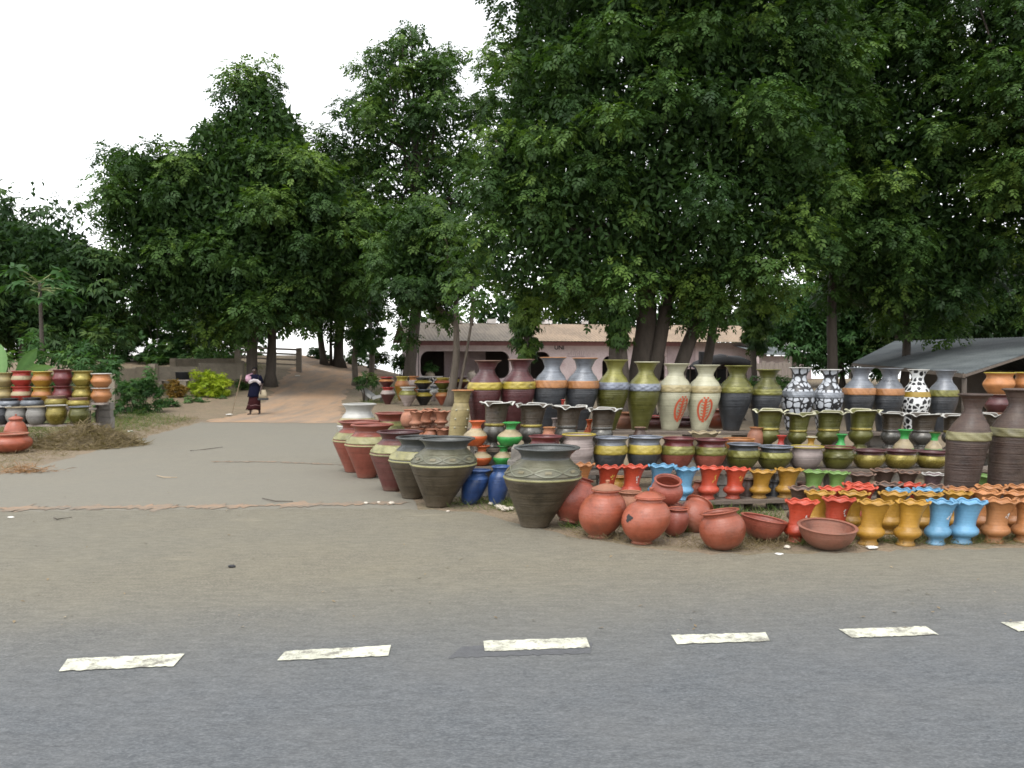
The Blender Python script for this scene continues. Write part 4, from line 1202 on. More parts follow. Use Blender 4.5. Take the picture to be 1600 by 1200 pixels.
def pot(kind, cx, ytop, wpx, Yd, zb, cuts, label, group=None, rim=None, lid=None, seg=None, wave=None, skew=None, rot=None, tilt=None, yoff=0.0, ins=None, cat=None, name=None, H=None):
    """cuts: (part, z0, z1, material[, relief style, repeats]) up the outer wall. Height and width read off the photo at depth Yd."""
    T = at(cx, ytop, Yd)
    H = H or (T.z - zb)
    R = wpx / 2 * Yd / F
    if Yd < 4: raise ValueError
    lean = (SKEW / Yd if skew is None else skew)
    base = Vector((T.x - lean * H * .5, Yd + yoff, zb))
    root = empty(name or kind, base, label, cat or CATS[kind], group)
    root.rotation_euler = tilt if tilt else (0, 0, 0)
    wp = wpx * 1024 / 1600
    seg = seg or (64 if wp > 55 else 40 if wp > 22 else 26)
    if wave: seg = 64 if wp > 30 else 48
    prof = smooth_prof([(r * R, z * H) for r, z in PROF[kind]], max(.014, H / 24))
    th = min(.035, max(.008, .055 * R))
    mod = None
    if wave:
        w0 = wavy(*wave)
        mod = lambda t, u, r, z: w0(t, u, r, z, [H], [R])
    top_r = prof[-1][0]
    spin = random.uniform(0, 6.28)
    for ci, c in enumerate(cuts):
        nm, z0, z1, m = c[:4]
        last = ci == len(cuts) - 1 or not any(cc[2] > z1 for cc in cuts)
        full = z1 >= .999
        if len(c) > 4 and c[4]:                                   # raised band, butted over the wall
            sp = slice_prof(prof, H, z0, z1)
            n = 9
            zs = np.linspace(sp[0][1], sp[-1][1], n)
            rs = np.interp(zs, [p[1] for p in sp], [p[0] for p in sp])
            bp_ = [(rs[0] - .002, zs[0])] + [(r + .012 * R / .25 * .5, z) for r, z in zip(rs, zs)] + [(rs[-1] - .002, zs[-1])]
            rm = relief(c[4], .048 * R, c[5])
            v, f = lathe(bp_, int(seg * 1.5) if wp > 24 else seg, lambda t, u, r, z, rm=rm: rm(t + spin, (u - .1) / .8, r, z), lean)
            mk(nm, v, f, m, root)
            continue
        sp = slice_prof(prof, H, z0, z1)
        if z0 <= .001: sp = [(.002, sp[0][1])] + sp
        if full:
            ri = [(max(r - th, .004), z) for r, z in list(reversed(prof))[1::3] if z > .25 * H]
            k0 = sp[-1]
            lip = [(k0[0] + .004, k0[1] + th * .25), (k0[0] - th * .4, k0[1] + th * .5)]
            sp = sp + lip + [(r, min(z, k0[1])) for r, z in ri] + [(.004, .25 * H)]
        v, f = lathe(sp, seg, mod, lean)
        mk(nm, v, f, m, root)
    if rim:
        rm_mat, rw = rim
        r0, z0 = prof[-1]
        rt = rw
        loop = [(r0 - th * 1.15 + (rt * .9) * math.cos(a) , z0 + rt * .15 + rt * .6 * math.sin(a)) for a in np.linspace(0, 2 * PI, 9)[:-1]]
        loop = [(r0 - th * .4 + (th * .75 + rt * .5) * math.cos(a), z0 + th * .2 + rt * .62 * math.sin(a)) for a in np.linspace(0, 2 * PI, 9)[:-1]]
        v, f = lathe(loop[::-1], seg, mod, lean, closed=True)
        f = [q[::-1] for q in f]
        mk('rim', v, f, rm_mat, root)
    if lid:
        lm, lw = lid
        r0 = prof[-1][0] * lw
        lp = smooth_prof([(r0, H + .008), (r0 * 1.02, H + .018), (r0 * .75, H + .04), (r0 * .4, H + .062), (r0 * .16, H + .07)], .01)
        v, f = lathe([(.003, H + .006)] + lp + [(.003, H + .071)], 40, None, lean)
        lo = mk('lid', v, f, lm, root)
        kp = [(r0 * .10, H + .068), (r0 * .11, H + .085), (r0 * .16, H + .098), (r0 * .12, H + .108), (.003, H + .110)]
        v, f = lathe(kp, 16, None, lean)
        mk('knob', v, f, lm, lo)
    root['_h'] = 0
    del root['_h']
    return root, prof, H, R, lean
def surf_stroke(root, prof, H, lean, pts, wd, mat, name, off=.004):
    """brush stroke lying on the curved wall: pts are (angle, z fraction)"""
    v, f = [], []
    zs = [p[1] for p in prof]; rs = [p[0] for p in prof]
    def S_(a, z):
        r = float(np.interp(z, zs, rs)) + off
        return (r * math.cos(a) + lean * z, r * math.sin(a), z)
    n = len(pts)
    for i, (a, z) in enumerate(pts):
        a0, z0 = pts[max(i - 1, 0)]; a1, z1 = pts[min(i + 1, n - 1)]
        r = float(np.interp(z * H, zs, rs))
        dx, dz = (a1 - a0) * r, (z1 - z0) * H
        L = math.hypot(dx, dz) or 1
        px, pz = -dz / L * wd / 2, dx / L * wd / 2
        v += [S_(a + px / r, z * H + pz), S_(a, z * H), S_(a - px / r, z * H - pz)]
        v[-2] = tuple(S_(a, z * H)); 
    for i in range(n - 1):
        for k in range(2): f.append((3 * i + k, 3 * i + k + 1, 3 * i + k + 4, 3 * i + k + 3))
    return mk(name, v, f, mat, root)
EMBLEM = plain('emblem_red', (.43, .075, .03), .5, .25, 20)
def emblem(pr, a0):
    """curved crest of two arcs round a barred stem, painted on the cream wall"""
    root, prof, H, R, lean = pr
    zc, hz, ha = .335, .175, .47
    out = []
    for s in (1, -1):
        pts = [(a0 + s * ha * math.sin(t), zc + hz * math.cos(t)) for t in np.linspace(.45, 2.75, 16)]
        surf_stroke(root, prof, H, lean, pts, .032, EMBLEM, 'crest_arc')
    surf_stroke(root, prof, H, lean, [(a0 - .05, zc - hz * .95), (a0 + .02, zc - .4 * hz), (a0 - .02, zc + .3 * hz), (a0, zc + hz * .95)], .042, EMBLEM, 'crest_stem')
    for k in range(6):
        z = zc - hz * .62 + k * hz * .25
        surf_stroke(root, prof, H, lean, [(a0 - .27, z + .012), (a0, z - .004), (a0 + .27, z + .024)], .016, EMBLEM, 'crest_bar')
    for a in (-.12, .1):
        surf_stroke(root, prof, H, lean, [(a0 + a - .05, zc + hz * 1.02), (a0 + a + .05, zc + hz * 1.06)], .03, EMBLEM, 'crest_knob')
    surf_stroke(root, prof, H, lean, [(a0 - .12, zc - hz * 1.05), (a0, zc - hz * 1.0), (a0 + .12, zc - hz * 1.05)], .03, EMBLEM, 'crest_foot')
SQUIG = {'w': plain('white_daub', (.55, .52, .5), .6, .3, 20), 'y': plain('yellow_daub', (.55, .36, .06), .6, .3, 20)}
def squiggle(pr, a0, m, z0=.58):
    root, prof, H, R, lean = pr
    r = random.Random(int(a0 * 1000) + int(H * 1e5))
    for k in range(5):
        a, z = a0 + r.uniform(-.22, .22), z0 + r.uniform(-.02, .18)
        surf_stroke(root, prof, H, lean, [(a, z), (a + r.uniform(.03, .10), z + r.uniform(-.03, .05)), (a + r.uniform(.02, .16), z + r.uniform(0, .07))], .012, SQUIG[m], 'daub', .003)

# display shelves: a slanting row of planks on blocks, stepping up to the back
BLOCK = plain('cement_block', (.20, .185, .165), .95, .35, 5, bump=.6)
def row_y(row, px):
    a, b, x0, x1 = row
    return a + (b - a) * (px - x0) / (x1 - x0)
ROW2, ROW3, ROW4, ROW5 = (10.55, 11.35, 940, 1460), (11.4, 12.7, 850, 1460), (12.3, 13.9, 770, 1490), (13.2, 15.6, 754, 1475)
Z2, Z3, Z4, Z5 = (.160, .125), (.43, .30), (.63, .45), (.81, .57)
def row_z(row, zz, px):
    return zz[0] + (zz[1] - zz[0]) * (px - row[2]) / (row[3] - row[2])
def shelf(row, zz, pxs, depth, label, front=0.0):
    a, b = pxs
    A = at(a, 600, row_y(row, a)); B = at(b, 600, row_y(row, b))
    A.z, B.z = row_z(row, zz, a), row_z(row, zz, b)
    root = empty('display_shelf', (A.x, A.y, 0), label, 'shelf', 'plank shelves of the pot stall')
    d = B - A
    ln = math.hypot(d.x, d.y); an = math.atan2(d.y, d.x)
    nrm = Vector((-math.sin(an), math.cos(an), 0))
    n = max(2, int(ln / 2.4))
    for i in range(n):
        for k in range(2):
            p0 = A + d * (i / n) + nrm * ((k - .5) * depth / 2 - front); p1 = A + d * ((i + 1) / n - .004) + nrm * ((k - .5) * depth / 2 - front + random.uniform(-.01, .01))
            o = Vector((A.x, A.y, 0))
            v, f = bar(p0 - o - Vector((0, 0, .023)), p1 - o - Vector((0, 0, .023 + random.uniform(-.004, .004))), depth / 2 - .012, .04)
            mk('plank', v, f, WOODD, root, False)
    m = max(3, int(ln / .85))
    for i in range(m + 1):
        p = A + d * ((i + .15) / (m + .3)) - Vector((A.x, A.y, 0)) - nrm * front
        z = p.z - .045
        k = max(1, round(z / .2))
        for j in range(k):
            v, f = box(p.x + random.uniform(-.04, .04), p.y + random.uniform(-.02, .03), z * (j + .5) / k, random.uniform(.26, .4), .18, z / k - .006, .012, an + random.uniform(-.15, .15))
            mk('block', v, f, BLOCK, root, False)
    return root
shelf(ROW2, Z2, (905, 1640), .34, 'lowest plank shelf under the front scalloped planters, on blocks above grass')
shelf(ROW3, Z3, (835, 1640), .44, 'second plank shelf carrying the row of round pots')
shelf(ROW4, Z4, (745, 1640), .46, 'third plank shelf carrying the big footed planters')
shelf(ROW5, Z5, (735, 1640), .56, 'highest plank shelf at the back carrying the tall vases')

VB = lambda body, band, neck, st='oval', n=5: [('body', 0, .59, body), ('band', .585, .69, band, st, n), ('neck', .59, 1, neck)]
G5 = 'tall vases on the top shelf'
p = P_
for (kind, cx, yt, wd, cuts, rim, lab) in [
    ('tall_vase', 756, 564, 51, VB(p['maroon'], p['yellow'], p['maroon']), p['brownrim'], 'maroon vase with a yellow band, left end of the tall vase row'),
    ('tall_vase', 808, 562, 52, VB(p['maroon'], p['yellow'], p['maroon']), p['brownrim'], 'maroon yellow banded vase touching the first silver necked vase'),
    ('tall_vase', 858, 559, 51, VB(p['slate'], p['orangeband'], p['silver'], 'zig', 9), p['orangeband'], 'silver necked vase with orange band right beside a maroon vase'),
    ('tall_vase', 908, 560, 50, VB(p['slate'], p['orangeband'], p['silver'], 'zig', 9), p['orangeband'], 'silver necked orange banded vase next to an olive vase'),
    ('tall_vase', 956, 563, 48, VB(p['olive'], p['blueband'], p['olivelight'], 'wave', 6), p['olivelight'], 'olive vase with silver band beside a silver necked vase'),
    ('tall_vase', 1005, 566, 49, VB(p['olive'], p['blueband'], p['olivelight'], 'wave', 6), p['cream'], 'olive silver banded vase beside a cream vase'),
    ('tall_vase', 1052, 569, 50, VB(p['cream'], p['creamband'], p['cream']), p['cream'], 'cream vase with red crest turned right, next to an olive vase'),
    ('tall_vase', 1099, 571, 50, VB(p['cream'], p['creamband'], p['cream']), p['cream'], 'cream vase with red crest facing front, next to a grey bodied vase'),
    ('tall_vase', 1148, 572, 51, [('body', 0, .60, p['slate']), ('band', .595, .69, p['olivelight'], 'oval', 6), ('neck', .60, 1, p['olive'])], p['olivelight'], 'grey bodied vase with olive neck beside a cream vase'),
    ('tall_vase', 1196, 578, 46, [('body', 0, .60, p['slate']), ('band', .595, .69, p['olivelight'], 'oval', 6), ('neck', .60, 1, p['olive'])], p['olivelight'], 'shorter grey bodied vase with olive neck beside a patchy silver vase'),
    ('necked_vase', 1246, 575, 49, [('body', 0, .55, GIRAFFE), ('band', .545, .64, p['silver'], 'zig', 8), ('neck', .55, 1, GIRAFFE)], p['white'], 'black vase with silver patches, left one of the pair'),
    ('necked_vase', 1293, 578, 45, [('body', 0, .55, GIRAFFE), ('band', .545, .64, p['silver'], 'zig', 8), ('neck', .55, 1, GIRAFFE)], p['white'], 'black vase with silver patches, right one of the pair'),
    ('tall_vase', 1341, 575, 47, VB(p['slate'], p['orangeband'], p['silver'], 'zig', 9), p['silver'], 'silver necked orange banded vase beside the patchy silver pair'),
    ('tall_vase', 1387, 576, 45, VB(p['slate'], p['orangeband'], p['silver'], 'zig', 9), p['silver'], 'silver necked orange banded vase next to the cow spotted vase'),
    ('necked_vase', 1430, 578, 44, [('body', 0, .57, COW), ('band', .565, .655, p['ochreband'], None, 0), ('neck', .655, 1, COW)], p['white'], 'white vase with black cow spots and an ochre band'),
    ('tall_vase', 1473, 579, 43, VB(p['slate'], p['olivelight'], p['silver'], 'zig', 8), p['silver'], 'grey vase with olive band right of the cow spotted vase')]:
    if cuts[1][4:5] == (None,):
        cuts = [('body', 0, .57, COW), ('band', .57, .655, p['ochreband']), ('neck', .655, 1, COW)]
    pr = pot(kind, cx, yt, wd * 1.04, row_y(ROW5, cx), row_z(ROW5, Z5, cx), cuts, lab, G5, rim=(rim, .012))
    if 'crest' in lab:
        emblem(pr, -PI / 2 + (.52 if 'turned' in lab else -.02))

G4 = 'footed planters on the third shelf'
FP = lambda m, ring, bulb: [('foot', 0, .155, bulb), ('bulb', .155, .475, bulb), ('ring', .475, .54, ring), ('cup', .54, 1, m)]
for cx, yt, wd, m, ring, bulb, rim, lab in [
    (773, 628, 54, 'darkbrown', 'goldring', 'pewter', 'white', 'dark footed planter with gold ring, left end of its row above the green pots'),
    (830, 631, 57, 'darkbrown', 'goldring', 'pewter', 'white', 'dark footed planter with gold ring, before the silver necked vases'),
    (886, 634, 54, 'darkbrown', 'pewter', 'pewter', 'white', 'dark footed planter with plain ring behind the yellow rimmed pink pot'),
    (941, 638, 54, 'darkbrown', 'pewter', 'pewter', 'white', 'dark footed planter with plain ring before the olive vases'),
    (1201, 640, 55, 'olive', 'goldring', 'olive', 'cream', 'olive footed planter before the grey bodied vases'),
    (1247, 646, 46, 'olive', 'goldring', 'olive', 'cream', 'smaller olive footed planter below the left patchy silver vase'),
    (1295, 643, 55, 'olive', 'goldring', 'olive', 'cream', 'olive footed planter below the right patchy silver vase'),
    (1346, 640, 55, 'olive', 'goldring', 'olive', 'cream', 'olive footed planter with crumpled rim beside a dark planter'),
    (1393, 645, 46, 'darkbrown', 'pewter', 'pewter', 'white', 'dark footed planter right beside the olive ones'),
    (1442, 646, 54, 'darkbrown', 'pewter', 'pewter', 'white', 'dark footed planter below the cow spotted vase'),
    (1490, 648, 48, 'darkbrown', 'goldring', 'pewter', 'white', 'dark footed planter half hidden by the tall brown vase'),
    (1556, 646, 48, 'darkbrown', 'pewter', 'pewter', 'white', 'dark footed planter showing between the two tall brown vases')]:
    pot('footed_planter', cx, yt, wd, row_y(ROW4, cx), row_z(ROW4, Z4, cx), FP(p[m], p[ring], p[bulb]), lab, G4, rim=(p[rim], .014), wave=(4, .075, .10, .80, 1, random.uniform(0, 6)))

G3 = 'round pots on the second shelf'
RP = lambda body, band, neck, st='oval', n=5: [('body', 0, .60, body), ('band', .50, .78, band, st, n), ('neck', .60, 1, neck)]
for cx, yt, wd, cuts, rim, lab in [
    (849, 682, 52, RP(p['yellow'], p['yellow'], p['maroonrim']), 'maroonrim', 'yellow round pot with dark red rim behind the front urn'),
    (901, 679, 52, [('body', 0, .82, p['pinkish']), ('neck', .82, 1, p['pinkish'])], 'yellow', 'pale pink round pot with yellow rim beside a yellow banded pot'),
    (953, 684, 52, RP(p['slate'], p['yellow'], p['silver']), 'blueband', 'dark round pot with yellow band beside the yellow rimmed pink pot'),
    (1006, 683, 52, RP(p['slate'], p['yellow'], p['silver']), 'blueband', 'dark round pot with yellow band beside a dark red round pot'),
    (1058, 685, 52, RP(p['urnred'], p['olivelight'], p['maroonrim']), 'maroonrim', 'dark red round pot with olive band beside a yellow banded pot'),
    (1109, 687, 51, RP(p['urnred'], p['olivelight'], p['maroonrim']), 'maroonrim', 'dark red round pot with olive band beside a blue black rimmed pot'),
    (1160, 694, 51, RP(p['olive'], p['olivelight'], p['slate'], 'zig', 7), 'blueband', 'black and olive round pot with leaf band beside a dark red pot'),
    (1210, 698, 52, RP(p['olive'], p['olivelight'], p['slate'], 'zig', 7), 'blueband', 'black and olive round pot with leaf band beside the pale carved pot'),
    (1259, 698, 51, [('body', 0, .82, p['pinkish']), ('neck', .82, 1, p['pinkish'])], 'yellow', 'pale carved round pot with yellow rim between two olive pots'),
    (1309, 699, 48, RP(p['olive'], p['olive'], p['olive'], 'oval', 4), 'maroonrim', 'olive round pot with dark red rim right of the pale carved pot'),
    (1358, 704, 48, [('body', 0, .80, p['gold']), ('neck', .80, 1, p['maroon'])], 'maroon', 'gold round pot with maroon rim, left of three alike'),
    (1407, 704, 49, [('body', 0, .80, p['gold']), ('neck', .80, 1, p['maroon'])], 'maroon', 'gold round pot with maroon rim, middle of three alike'),
    (1456, 706, 49, [('body', 0, .80, p['gold']), ('neck', .80, 1, p['maroon'])], 'maroon', 'gold round pot with maroon rim, nearest the tall brown vase')]:
    pot('round_pot', cx, yt, wd, row_y(ROW3, cx), row_z(ROW3, Z3, cx), cuts, lab, G3, rim=(p[rim], .014))

G2 = 'scalloped planters on the lowest shelf'
SP = lambda m: [('base', 0, .45, m), ('cup', .45, 1, m)]
for cx, yt, wd, m, rim, dec, lab in [
    (906, 726, 36, 'peach', 'peach', None, 'orange clay scalloped planter half hidden behind the front urn'),
    (948, 730, 39, 'redorange', 'redorange', 'y', 'red scalloped planter beside the orange clay one, above the first lidded pot'),
    (987, 729, 40, 'redorange', 'redorange', 'w', 'red scalloped planter with white daubs beside a sky blue one'),
    (1031, 728, 42, 'skyblue', 'skyblue', None, 'sky blue scalloped planter on the shelf, left of two'),
    (1069, 733, 38, 'skyblue', 'skyblue', None, 'sky blue scalloped planter on the shelf, right of two'),
    (1108, 731, 40, 'redorange', 'redorange', 'y', 'red scalloped planter on the shelf right beside the sky blue pair'),
    (1148, 733, 39, 'redorange', 'redorange', 'y', 'red scalloped planter on the shelf beside a mustard one'),
    (1189, 737, 39, 'mustard', 'mustard', None, 'mustard scalloped planter on the shelf beside a red one'),
    (1230, 734, 41, 'mustard', 'mustard', None, 'mustard scalloped planter on the shelf beside a green one'),
    (1271, 737, 38, 'limegreen', 'limegreen', None, 'leaf green scalloped planter beside a mustard one'),
    (1307, 739, 34, 'limegreen', 'limegreen', None, 'leaf green scalloped planter beside a brown one'),
    (1344, 741, 40, 'brown', 'brownrim', None, 'brown scalloped planter beside a green one'),
    (1379, 735, 40, 'brown', 'brownrim', None, 'brown scalloped planter in the middle of three brown ones'),
    (1417, 738, 35, 'brown', 'brownrim', None, 'brown scalloped planter beside the mauve one'),
    (1457, 741, 36, 'mauve', 'white', None, 'mauve scalloped planter with a white rim beside the tall brown vase'),
    (1542, 744, 38, 'limegreen', 'limegreen', None, 'leaf green planter seen between the two tall brown vases'),
    (1600, 742, 40, 'limegreen', 'limegreen', None, 'leaf green planter at the right edge behind the tall brown vases')]:
    Yr = row_y(ROW2, cx) + (.10 if cx in (1379,) else 0)
    pr = pot('scalloped_planter', cx, yt, wd, Yr, row_z(ROW2, Z2, cx), SP(p[m]), lab, G2, rim=(p[rim], .012), wave=(8, .028, .05, .82, 0, random.uniform(0, 6)))
    if dec: squiggle(pr, -PI / 2 + .35, dec)

GF = 'scalloped planters crowded on the ground in front'
for cx, wd, m, Yd, dec, lab in [
    (1248, 51, 'redorange', 8.98, 'w', 'red scalloped planter standing left of the clay bowl, front row'),
    (1306, 51, 'redorange', 9.14, 'w', 'red scalloped planter standing behind the clay bowl, front row'),
    (1362, 53, 'mustard', 8.85, None, 'mustard scalloped planter right of the clay bowl, front row'),
    (1421, 50, 'mustard', 8.82, None, 'mustard scalloped planter beside the sky blue ones, front row'),
    (1468, 48, 'skyblue', 8.86, 'w', 'sky blue scalloped planter beside a mustard one, front row'),
    (1508, 54, 'skyblue', 8.92, None, 'sky blue scalloped planter beside an orange one, front row'),
    (1558, 52, 'peach', 8.95, 'w', 'orange scalloped planter beside a sky blue one, front row'),
    (1606, 52, 'peach', 8.98, None, 'orange scalloped planter cut by the right edge, front row'),
    (1654, 50, 'peach', 9.0, None, 'orange scalloped planter past the right edge, front row'),
    (1276, 46, 'mustard', 9.47, None, 'mustard scalloped planter between the two front red ones, second row'),
    (1330, 46, 'mustard', 9.47, None, 'mustard scalloped planter behind the right front red one, second row'),
    (1392, 46, 'mustard', 9.42, None, 'mustard scalloped planter squeezed behind two front mustard ones'),
    (1444, 46, 'mustard', 9.42, None, 'mustard scalloped planter behind the left front sky blue one'),
    (1492, 42, 'mustard', 9.47, None, 'mustard scalloped planter behind the right front sky blue one'),
    (1536, 48, 'peach', 9.48, None, 'orange scalloped planter in the second row, nearest the sky blue one'),
    (1586, 48, 'peach', 9.5, None, 'orange scalloped planter in the second row near the right edge'),
    (1636, 48, 'peach', 9.52, None, 'orange scalloped planter in the second row past the right edge'),
    (1250, 44, 'brown', 9.80, None, 'brown scalloped planter behind the left front red one, third row'),
    (1298, 46, 'redorange', 9.82, None, 'red scalloped planter in the third row beside the brown one'),
    (1343, 44, 'redorange', 9.82, None, 'red scalloped planter in the third row beside a blue one'),
    (1402, 42, 'skyblue', 9.78, None, 'sky blue scalloped planter in the third row, left of its pair'),
    (1445, 42, 'skyblue', 9.8, None, 'sky blue scalloped planter in the third row, right of its pair'),
    (1494, 46, 'peach', 9.86, None, 'orange scalloped planter in the third row before the left tall brown vase'),
    (1544, 46, 'peach', 9.88, None, 'orange scalloped planter in the third row between the tall brown vases'),
    (1592, 46, 'peach', 9.9, None, 'orange scalloped planter in the third row before the right tall brown vase'),
    (1335, 44, 'redorange', 10.1, None, 'red scalloped planter in the fourth row before the green ones'),
    (1383, 44, 'brown', 10.08, None, 'brown scalloped planter in the fourth row beside a red one'),
    (1418, 42, 'redorange', 10.16, None, 'red scalloped planter in the fourth row near the mauve one'),
    (1455, 42, 'brown', 10.06, None, 'brown scalloped planter in the fourth row below the mauve one')]:
    Hh = random.uniform(.405, .43)
    T = at(cx, 600, Yd); T.z = Hh
    yt = 600 - 0
    yt = 562 + (CAMZ - Hh) * F / Yd
    pr = pot('scalloped_planter', cx, yt, wd * .97, Yd, 0.0, SP(p[m]), lab, GF, rim=(p['brownrim'] if m == 'brown' else p[m], .014), wave=(8, .026, .045, .80, 0, random.uniform(0, 6)), H=Hh)
    if dec: squiggle(pr, -PI / 2 + .3, dec)

# tall brown floor vases
FV = [('body', 0, .665, p['tallbrown']), ('band', .63, .70, p['tallband'], 'zig', 4), ('neck', .665, 1, p['tallbrown'])]
pot('floor_vase', 1510, 617, 63, 10.45, 0, FV, 'tall dark brown floor vase with faded yellow band, wholly in view', 'tall brown floor vases', rim=(p['tallbrown'], .02))
pot('floor_vase', 1580, 609, 66, 10.6, 0, FV, 'tall dark brown floor vase with faded yellow band at the right edge', 'tall brown floor vases', rim=(p['tallbrown'], .02))
pot('floor_vase', 1652, 600, 66, 10.8, 0, FV, 'tall dark brown floor vase past the right edge', 'tall brown floor vases', rim=(p['tallbrown'], .02))
# stacked pots at the right on the top shelf
for cx, Yd in ((1561, 15.9), (1607, 16.0)):
    z = row_z(ROW5, Z5, 1561)
    for k, (m, lab) in enumerate((('peach', 'lowest'), ('maroon', 'middle'), ('peach', 'topmost'))):
        hh = (.36, .32, .38)[k]
        pot('ribbed_pot', cx, 562 + (CAMZ - z - hh) * F / Yd, 46, Yd, z, [('body', 0, 1, p[m])],
            '%s %s pot %s in the %s stack behind the tall brown vases' % ('orange' if m == 'peach' else 'maroon', 'ribbed', lab, 'left' if cx < 1600 else 'right edge'), 'stacked pots behind the tall brown vases', rim=(p['yellow'] if k == 2 else p['brownrim'], .014), H=hh)
        z += hh + .005
    # the stack stands on a block
# large urns along the roadside
URN = lambda body, band, collar, ring: [('body', 0, .64, body), ('ring', .628, .655, ring, None, 0), ('shoulder', .64, .87, band), ('collar', .87, 1, collar)]
def urn(cx, yt, wd, ybase, cuts, rim, lab, st='wave', n=5, band=None, bz=(.665, .80), seg=64, Yd=None):
    Yd = Yd or CAMZ * F / (ybase - 562) 
    c = [x for x in cuts if x[0] != 'ring']
    pr = pot('urn', cx, yt, wd, Yd, 0.009, c, lab, 'big urns along the roadside', rim=(rim, .022), seg=seg)
    root, prof, H, R, lean = pr
    zr = .632 * H
    rr = float(np.interp(zr, [q[1] for q in prof], [q[0] for q in prof]))
    ring = [x for x in cuts if x[0] == 'ring'][0][3]
    loop = [(rr + .010 * math.cos(a), zr + .012 * math.sin(a)) for a in np.linspace(0, 2 * PI, 9)[:-1]]
    v, f = lathe(loop, seg, None, lean, closed=True)
    mk('ring', v, f, ring, root)
    if band:
        sp = slice_prof(prof, H, *bz)
        zs = np.linspace(sp[0][1], sp[-1][1], 11)
        rs = np.interp(zs, [q[1] for q in sp], [q[0] for q in sp])
        bp_ = [(rs[0] - .002, zs[0])] + [(r + .006, z) for r, z in zip(rs, zs)] + [(rs[-1] - .002, zs[-1])]
        rm = relief(st, .030 * R, n)
        v, f = lathe(bp_, 112, lambda t, u, r, z: rm(t + .3, (u - .08) / .84, r, z), lean)
        mk('band', v, f, band, root)
        if st == 'wave':
            zm, za = (bz[0] + bz[1]) / 2, (bz[1] - bz[0]) * .34
            for sg in (1, -1):
                pts = [(a, zm + sg * za * math.sin(n * (a + .3))) for a in np.linspace(-PI, 0, 90)]
                surf_stroke(root, prof, H, lean, pts, .010, p['urnline'], 'wave_line', .019 + .001 * sg)
            for k in range(2 * n):
                a = (k + .5) * PI / n - .3 - PI * 2
                while a < -PI: a += 2 * PI
                if -PI < a < 0:
                    surf_stroke(root, prof, H, lean, [(a - .09, zm), (a, zm + .003), (a + .09, zm)], .026, p['urnlozenge'], 'lozenge', .016)
    return pr
pr = urn(845, 700, 121, 824, URN(p['urn'], p['urnband'], p['urncollar'], p['urnyellow']), p['urncollar'], 'big dark olive urn standing nearest the road', 'wave', 4, p['urnband'])
urn(691, 686, 104, 792, URN(p['urn'], p['urnband'], p['urncollar'], p['urnyellow']), p['urncollar'], 'big dark olive urn with wavy shoulder left of the blue vases', 'wave', 5, p['urnband'])
urn(650, 684, 88, 779, URN(p['urn'], p['urncollar'], p['urncollar'], p['urnyellow']), p['urncollar'], 'dark urn with cream panel band between a maroon and an olive urn', 'zig', 3, p['urnyellow'])
urn(619, 675, 84, 767, URN(p['urnmaroon'], p['urnmaroon'], p['maroon'], p['urnyellow']), p['maroon'], 'maroon urn with faded yellow shoulder band', 'zig', 5, p['urnyellow'])
urn(577, 664, 78, 747, URN(p['urnred'], p['urnred'], p['urnred'], p['urnyellow']), p['urnred'], 'brick red urn with yellow shoulder band, right one of the pair', 'zig', 7, p['urnyellow'])
urn(557, 659, 76, 738, URN(p['urnred'], p['urnred'], p['urnred'], p['urnyellow']), p['urnred'], 'brick red urn with yellow shoulder band, left one of the pair', 'zig', 7, p['urnyellow'])
pr = urn(557, 632, 62, 724, URN(p['white'], p['white'], p['white'], p['white']), p['white'], 'white urn with patterned band behind the brick red pair', 'zig', 4, p['creamband'], (.66, .78))
urn(607, 646, 60, 735, URN(p['urnred'], p['olivelight'], p['urnred'], p['olive']), p['urnred'], 'terracotta urn with broad olive shoulder behind the roadside row', 'oval', 4, p['olive'])

# terracotta group in front
GT = 'round terracotta pots at the roadside'
pr = pot('water_pot', 941, 766, 74, 9.2, .006, [('body', 0, 1, TERRA)], 'round terracotta pot with domed lid beside the front urn', GT, rim=(TERRA, .014), lid=(TERRA2, 1.05), seg=64)
pr = pot('water_pot', 1009, 778, 76, 8.9, .006, [('body', 0, 1, TERRA)], 'round terracotta pot with lid and a black soot patch', GT, rim=(TERRA, .014), lid=(TERRA, 1.0), seg=64)
root, prof, H, R, lean = pr
# soot patch: an irregular blot on the left of the wall
v, f = [], []
a0, z0 = math.radians(-144), .60 * H
zs, rs = [q[1] for q in prof], [q[0] for q in prof]
for i in range(5):
    for k in range(20):
        t = 2 * PI * k / 20
        q = i / 4 * .036 * (1 + .25 * math.sin(3 * t + 1) + .12 * math.sin(7 * t))
        z = z0 + q * math.sin(t); r = float(np.interp(z, zs, rs)) + .0025
        a = a0 + q * 1.15 * math.cos(t) / r
        v.append((r * math.cos(a) + lean * z, r * math.sin(a), z))
for i in range(4):
    for k in range(20): f.append((i * 20 + k, i * 20 + (k + 1) % 20, (i + 1) * 20 + (k + 1) % 20, (i + 1) * 20 + k))
mk('soot_patch', v, f, p['soot'], root)
pot('cooking_pot', 1056, 795, 40, 9.25, .004, [('body', 0, 1, TERRAB)], 'small open terracotta pot tucked right of the soot marked pot', GT, rim=(TERRA, .012))
